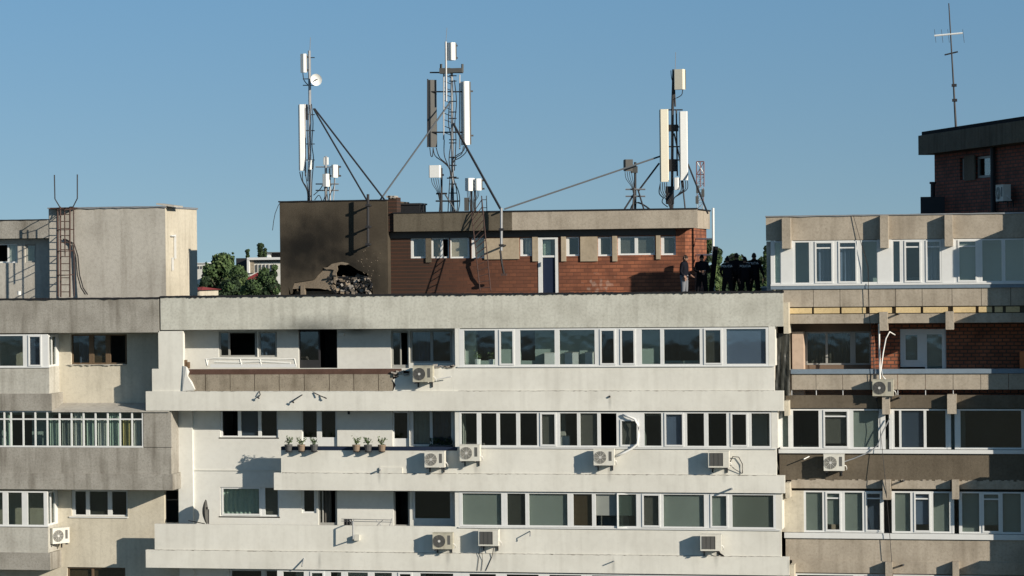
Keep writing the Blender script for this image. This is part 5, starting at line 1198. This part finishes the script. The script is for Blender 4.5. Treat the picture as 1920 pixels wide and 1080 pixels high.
# ================================================================== people
def person(px,foot_z,Y,face,height,label,jacket,trousers,pose,skinface=True,cap=False,text=None):
    s=height/1.78
    base=P(px,520,Y); base.z=foot_z
    t=thing('person',base,label,'person')
    arms=pose.get('arms',((-.28,0,1.12,-.22,.12,.95),(.28,0,1.12,.22,.12,.95)))
    lean=pose.get('lean',0); st=pose.get('stance',.1); head=pose.get('head',(0,0))
    V=[];E=[];Rr=[]
    def v(x,y,z,r,pa=None):
        V.append((x*s,y*s,z*s)); Rr.append(r*s*(1.22 if r>.04 else 1)); 
        if pa is not None: E.append((pa,len(V)-1))
        return len(V)-1
    pel=v(0,0,.98,.15); w_=v(0,lean*.3,1.12,.145,pel); ch=v(0,lean*.7,1.33,.165,w_); nk=v(0,lean,1.50,.06,ch); hd=v(head[0],lean+head[1],1.60,.05,nk)
    for sg in(-1,1):
        h=v(sg*.09,0,.90,.11,pel); k=v(sg*(.10+st*.5),pose.get('knee',-.02)*(1 if sg>0 else .3),.49,.07,h); a=v(sg*(.10+st),.02,.09,.045,k); v(sg*(.12+st),-.13,.03,.04,a)
    for sg,ar in((-1,arms[0]),(1,arms[1])):
        sh=v(sg*.19,lean,1.43,.075,ch); el=v(ar[0],ar[1]+lean,ar[2],.05,sh); ha=v(ar[3],ar[4]+lean,ar[5],.034,el)
        d=Vector((ar[3]-ar[0],ar[4]-ar[1],ar[5]-ar[2])).normalized(); side=d.cross(Vector((0,0,1))); side=(side if side.length>.1 else Vector((1,0,0))).normalized()
        pm=v(*(Vector((ar[3],ar[4]+lean,ar[5]))+d*.06),.032,ha)
        for q,(off,ln) in enumerate(((-.03,.07),(-.01,.085),(.01,.08),(.03,.065))):
            b0=Vector((ar[3],ar[4]+lean,ar[5]))+d*.1+side*off; f1=v(*b0,.011,pm); v(*(b0+d*ln*.8+Vector((0,-.02,0))),.009,f1)
        b0=Vector((ar[3],ar[4]+lean,ar[5]))+d*.03+side*.04; f1=v(*b0,.013,ha); v(*(b0+d*.04+side*.02),.010,f1)
    me=bpy.data.meshes.new('tmp'); me.from_pydata(V,E,[]); o=bpy.data.objects.new('tmp',me); C.objects.link(o)
    sm=o.modifiers.new('s','SKIN'); 
    for i,sv in enumerate(me.skin_vertices[0].data): sv.radius=(Rr[i]*(1.15 if i in(w_,ch,pel) else 1),Rr[i]*(.85 if i in(w_,ch,pel) else 1))
    me.skin_vertices[0].data[pel].use_root=True
    o.modifiers.new('d','SUBSURF').levels=1; o.modifiers['d'].render_levels=1
    dg=bpy.context.evaluated_depsgraph_get(); em=bpy.data.meshes.new_from_object(o.evaluated_get(dg))
    bpy.data.objects.remove(o)
    bm=bmesh.new(); bm.from_mesh(em)
    hc=Vector((head[0]*1.2,lean+head[1]*1.2-.01,1.655))*s
    def ell(c,rx,ry,rz,seg=14):
        r=bmesh.ops.create_uvsphere(bm,u_segments=seg,v_segments=10,radius=1)
        for q in r['verts']: q.co=Vector((q.co.x*rx,q.co.y*ry,q.co.z*rz))*s+c
        return r['verts']
    for f in bm.faces:
        z=f.calc_center_median().z/s; x=abs(f.calc_center_median().x/s)
        f.material_index = 0 if z>.98 else 1
        cc=f.calc_center_median()/s
        for ar in arms:
            if (cc-Vector((ar[3],ar[4]+lean,ar[5]))).dot(Vector((ar[3]-ar[0],ar[4]-ar[1],ar[5]-ar[2])).normalized())>-.01 and (cc-Vector((ar[3],ar[4]+lean,ar[5]))).length<.2: f.material_index=2
        if z>1.53: f.material_index=2
    n0=len(bm.faces)
    hv=ell(hc,.078,.098,.118); 
    ell(hc+Vector((0,-.1,-.012))*s,.014,.02,.022,8)
    for sg in(-1,1): ell(hc+Vector((sg*.08,.01,-.01))*s,.012,.022,.032,8)
    ell(hc+Vector((0,-.088,-.06))*s,.028,.01,.008,8)
    bm.faces.ensure_lookup_table()
    for f in bm.faces[n0:]: f.material_index=2
    mi=[f.material_index for f in bm.faces]; bm.to_mesh(em); bm.free(); em.materials.clear()
    for x in (jacket,trousers,'skin'): em.materials.append(M[x])
    for i_,p_ in enumerate(em.polygons): p_.use_smooth=True; p_.material_index=mi[i_]
    b=bpy.data.objects.new('body',em); C.objects.link(b); b.parent=t
    # hair or cap
    m=MB(); n=14
    pts=[];f=[]
    for j in range(6):
        ph_=j/5*1.62
        for k in range(n):
            th=6.283*k/n; rr=math.sin(ph_); zz=math.cos(ph_); dz=-.25 if math.sin(th)>0 else 0
            pts.append(hc+Vector((.085*rr*math.cos(th),.108*rr*math.sin(th)+.006,.128*(zz+(dz*rr*rr*1.2)) ))*s)
    for j in range(5):
        for k in range(n): f.append((j*n+k,j*n+(k+1)%n,(j+1)*n+(k+1)%n,(j+1)*n+k))
    m.mesh(pts,f)
    if cap: m.box(-.07*s,.07*s,-.18*s,-.08*s,.02*s,.04*s,None,Matrix.Translation(hc))
    hb=m.build('cap' if cap else 'hair','hair' if not cap else 'cloth',None,smooth=True); hb.parent=t
    # jacket hem and collar
    m=MB(); 
    def ringtube(z,rx,ry,r,yy): m.tube([Vector((rx*math.cos(6.283*k/16),ry*math.sin(6.283*k/16)+yy,z))*s for k in range(17)],r*s,6,cap=False)
    ringtube(1.515,.065,.065,.025,lean*.98); hb=m.build('collar',jacket,None,smooth=True); hb.parent=t; m=MB(); ringtube(.96,.175,.135,.03,0)
    hb=m.build('jacket_hem',jacket,None,smooth=True); hb.parent=t
    if text:
        cu=bpy.data.curves.new('txt','FONT'); cu.body=text; cu.size=.105; cu.extrude=.002; cu.align_x='CENTER'
        to=bpy.data.objects.new('txt',cu); C.objects.link(to); dg=bpy.context.evaluated_depsgraph_get(); dg.update(); tm=bpy.data.meshes.new_from_object(to.evaluated_get(dg)); bpy.data.objects.remove(to)
        back=Matrix.Translation(Vector((0,lean*.7+.155,1.36))*s)@Matrix.Rotation(math.pi,4,'Z')@Matrix.Rotation(math.pi/2,4,'X')
        tm.transform(back); tm.materials.clear(); tm.materials.append(M['letter']); to=bpy.data.objects.new('lettering',tm); C.objects.link(to); to.parent=t
    t.rotation_euler=(0,0,face)
    return t
# body local: faces -Y; face angle rotates about z
fz=zb0+.005
def ht(y,x,Y): return PZ(x,y,Y)-fz
YM=2.6
dn=((-.24,.02,1.14,-.24,-.08,.90),(.24,.02,1.14,.24,-.08,.90))
xarm=((-.26,-.04,1.17,-.08,-.24,1.13),(.26,-.04,1.17,.10,-.24,1.16))
person(1283,fz,1.9,R(75),ht(478,1283,1.9),'man in dark jacket and grey trousers facing right beside the brick wall','cloth2','jeans',dict(arms=((-.24,.05,1.15,-.22,-.10,.95),(.24,.0,1.15,.10,-.25,1.0)),stance=.05,head=(0,-.04)))
person(1316,fz,YM-.2,R(10),ht(477,1316,YM),'bare-armed capped figure in black standing just left of the dark post','cloth','cloth',dict(arms=xarm,stance=.09),cap=True)
person(1364,fz,YM-.5,R(180),ht(481,1364,YM),'officer in black seen from behind with white lettering across the back','cloth','cloth',dict(arms=((-.28,-.02,1.17,-.20,-.16,.98),(.28,-.02,1.17,.20,-.16,.98)),stance=.12),text='POLI\u021aIA',cap=True)
person(1381,fz,YM+.5,R(165),ht(474,1381,YM),'figure in black with raised elbows behind the lettered officer','cloth','cloth',dict(arms=((-.42,-.02,1.46,-.25,-.1,1.62),(.42,-.02,1.46,.24,-.1,1.62)),stance=.08),cap=True)
person(1397,fz,YM-.4,R(190),ht(481,1397,YM),'shorter officer in black with faint lettering, second from the right of the group','cloth','cloth',dict(arms=dn,stance=.07),text='POLI\u021aIA',cap=True)
person(1414,fz,YM-.2,R(176),ht(474,1414,YM),'tall officer in black at the right end of the group','cloth','cloth',dict(arms=((-.28,.02,1.14,-.36,-.04,.90),(.25,.02,1.14,.25,-.1,.92)),stance=.09),text='POLI\u021aIA')
m=MB(); m.tube([P(1333,552,YM+.1),P(1338,505,YM+.1),P(1342,462,YM+.1)],.09,8); tag(m.build('dark_post','cloth'),'thick dark leaning post between the two groups of figures','post')
m=MB(); m.box(PX(1352,545,2.3),PX(1362,545,2.3),2.2,2.5,fz,PZ(1357,516,2.3)); 
# ================================================================== distant trees and buildings
def tree(name,px,topy,width_px,Y,label,dark=0,shape='round',seed=1,hfrac=.75,group='trees beyond the roofs',leafm=None):
    random.seed(seed)
    top=P(px,topy,Y); gz=gh(Y); H=top.z-gz; sc=F/((Vector((top.x,top.y,0))-Vector((CAM.x,CAM.y,0))).length); W=width_px/sc
    base=Vector((top.x,top.y,gz)); t=thing(name,base,label,'tree',group)
    m=MB(); m.tube([base,base+Vector((0,0,H*.5)),base+Vector((.2,0,H*.9))],W*.035+.1,8,r2=.05)
    for i in range(8):
        a=random.uniform(0,6.28); z0=H*random.uniform(.3,.6); m.tube([base+Vector((0,0,z0)),base+Vector((math.cos(a)*W*.35,math.sin(a)*W*.35,z0+H*.22))],.09,5,r2=.03)
    m.build('trunk','bark',t)
    m=MB(); ms=leafm or (['leaf','leaf2','leaf_dk'] if not dark else ['leaf_dk','leaf','leaf_dk'])
    nc=34 if shape=='round' else 60
    for c in range(nc):
        if shape=='round':
            a=random.uniform(0,6.28); rr=math.sqrt(random.random())*W*.42; zz=H*(1-hfrac)+random.random()**.7*H*hfrac; lim=math.sin(min(1,max(.15,(zz/H-(1-hfrac))/hfrac))*math.pi*.9+.1)
            rr*=max(.25,lim)
            cr=W*random.uniform(.13,.24)
        else:
            a=random.uniform(0,6.28); rr=W*.2*random.random(); zz=H*(.3+.7*random.random()); cr=W*.3
        cc=base+Vector((math.cos(a)*rr,math.sin(a)*rr,min(zz,H-cr*.7))); mm=random.choice(ms)
        for i in range(320 if shape=='round' else 160):
            d=Vector((random.gauss(0,1),random.gauss(0,1),random.gauss(0,.8))).normalized()*cr*(random.uniform(.5,1.15)); q=cc+d; s=max(.12,W*.03)*random.uniform(.6,1.5)
            n_=(d.normalized()+Vector((random.gauss(0,.6),random.gauss(0,.6),random.gauss(0,.6)))).normalized(); u=n_.orthogonal().normalized()*s; v=n_.cross(u)
            m.poly([q-u-v*.5,q+u*.4-v,q+u+v*.4,q-u*.3+v],mm)
    m.build('crown',ms[0],t)
tree('broadleaf_tree',416,480,78,330,'large round green tree left of centre between the two rooftop blocks',seed=1)
tree('broadleaf_tree',447,500,50,320,'bushy tree at the right shoulder of the large round tree',seed=2)
tree('broadleaf_tree',395,504,40,340,'dark tree tucked against the left rooftop block',dark=1,seed=3)
tree('broadleaf_tree',494,505,44,300,'dark tree in front of the distant white building',dark=1,seed=4)
tree('broadleaf_tree',515,498,26,290,'narrow dark tree beside the sooty block',dark=1,seed=5)
tree('broadleaf_tree',470,527,50,280,'low green tree below the distant building',seed=6)
tree('broadleaf_tree',432,524,60,290,'low dark tree under the large round tree',dark=1,seed=16)
tree('poplar_tree',464,468,9,520,'small poplar rising behind the distant building roof at left',shape='col',seed=7,dark=1)
tree('poplar_tree',489,457,16,520,'tallest poplar rising behind the distant building roof',shape='col',seed=8,dark=1)
tree('poplar_tree',497,466,9,520,'short poplar just right of the tallest one',shape='col',seed=9,dark=1)
tree('poplar_tree',437,474,5,430,'wispy bare poplar right of the large round tree',shape='col',seed=10,dark=1)
tree('broadleaf_tree',384,520,30,300,'low dark tree at the foot of the left rooftop block',dark=1,seed=23)
tree('broadleaf_tree',508,520,34,285,'dark bushy tree low against the sooty block',dark=1,seed=24)
tree('broadleaf_tree',1325,450,48,240,'dark tree seen through the white pipe gate frame',dark=1,seed=11)
tree('broadleaf_tree',1347,468,24,250,'dark tree right of the pipe frame post',dark=1,seed=12)
tree('broadleaf_tree',1345,500,34,200,'bright green tree low between the groups of figures',seed=13,leafm=['leaf2','leaf2','leaf'])
tree('broadleaf_tree',1377,478,62,260,'wide dark tree behind the huddled figures',dark=1,seed=14)
tree('poplar_tree',1436,462,14,260,'dark narrow tree at the corner of the tan building',dark=1,seed=15,shape='col')
tree('broadleaf_tree',1428,484,26,280,'dark tree right of the tall officer',dark=1,seed=17)
random.seed(77)
m=MB()
for i in range(9000):
    x=random.uniform(-230,140); y=random.uniform(340,430); q=Vector((x,y,gh(y)+random.uniform(0,7.0+1.2*math.sin(x*.13)+1.0*math.sin(x*.31)))); s=random.uniform(.3,.8); n_=Vector((random.gauss(0,1),random.gauss(0,1),random.gauss(0,1))).normalized(); u=n_.orthogonal().normalized()*s; v=n_.cross(u)
    m.poly([q-u-v*.5,q+u*.4-v,q+u+v*.4,q-u*.3+v],random.choice(['leaf','leaf_dk','leaf2']))
tag(m.build('far_wood','leaf'),'dark green far-off tree belt behind the buildings','trees',kind='stuff')
# distant building
YG=420
t=thing('distant_building',P(485,560,YG),'distant white building with brown infill and a dark upper box','building')
def bpx(x0,x1,y0,y1,Y0,Y1,mm,name,par):
    m=MB(); ym=(y0+y1)/2; xm=(x0+x1)/2; m.box(PX(x0,ym,Y0),PX(x1,ym,Y0),Y0,Y1,PZ(xm,y1,Y0),PZ(xm,y0,Y0)); return m.build(name,mm,par)
zg=gh(YG)
m=MB(); m.box(PX(463,500,YG+.5),PX(545,500,YG+.5),YG+.5,YG+12,zg,PZ(500,484,YG)); m.build('wall','white_wall',t)
bpx(443,463,484,560,YG+2,YG+12,'dark','side_wall',t)
bpx(463,545,482.5,487,YG-.6,YG+12,'pvc','roof_edge',t); bpx(463,467,487,512,YG-.6,YG+.4,'pvc','frame_post',t)
bpx(467.5,476,487.5,512,YG+.1,YG+.4,'panel','brown_infill',t); bpx(476.5,545,487.5,491.5,YG+.1,YG+.4,'ant_grey','window_band',t)
for k in range(6): bpx(480+k*7,482.5+k*7,496,510,YG+.3,YG+.45,'ant_grey','window',t)
bpx(501,507,474,483,YG+1,YG+4,'pvc','roof_box',t); bpx(507,535,474,483,YG+2,YG+8,'dark','roof_box',t); bpx(499,545,472.5,474,YG+.5,YG+8.5,'ant_grey','roof_slab',t)
t=thing('distant_house',P(470,520,400),'red roofed distant house below the white building','house')
def house(t,x0,x1,yr,ye,Y,wallm='cream'):
    a,b=PX(x0,ye,Y),PX(x1,ye,Y); ze=PZ((x0+x1)/2,ye,Y); zr_=PZ((x0+x1)/2,yr,Y); z0=gh(Y)
    m=MB(); m.box(a,b,Y,Y+8,z0,ze); w_=m.build('wall',wallm,t)
    m=MB(); e=.4; m.mesh([(a-e,Y-e,ze),(b+e,Y-e,ze),(b+e,Y+8+e,ze),(a-e,Y+8+e,ze),(a+1,Y+4,zr_),(b-1,Y+4,zr_)],[(0,1,5,4),(1,2,5),(2,3,4,5),(3,0,4),(0,3,2,1)]); m.build('roof','red',t)
    for k in range(3):
        xx=a+(b-a)*(k+.5)/3; MB().box(xx-.4,xx+.4,Y-.03,Y+.05,ze-2,ze-.7).build('window','ant_grey',t)
house(t,462,490,511,524,400)
t=thing('distant_house',P(381,545,240),'small bright red roofed shed at the foot of the left rooftop block','house'); house(t,348,374,538,544,240)
t=thing('distant_building',P(378,500,430),'tiny white far building beside the left rooftop block','building')
bpx(368,386,494,560,430,440,'white_wall','wall',t); bpx(367,387,492.5,494,429.7,440.3,'pvc','roof_edge',t)
for k in range(3): bpx(371+k*5,373.5+k*5,499,504,429.9,430.1,'ant_grey','window',t)
t=thing('garden_shed',P(1441,548,YM),'low grey metal box behind the tall officer at the tan building corner','shed')
bpx(1428,1452,540,556,2.4,3.2,'rail_blue','body',t); bpx(1426,1454,537.5,540,2.3,3.3,'steel','lid',t)
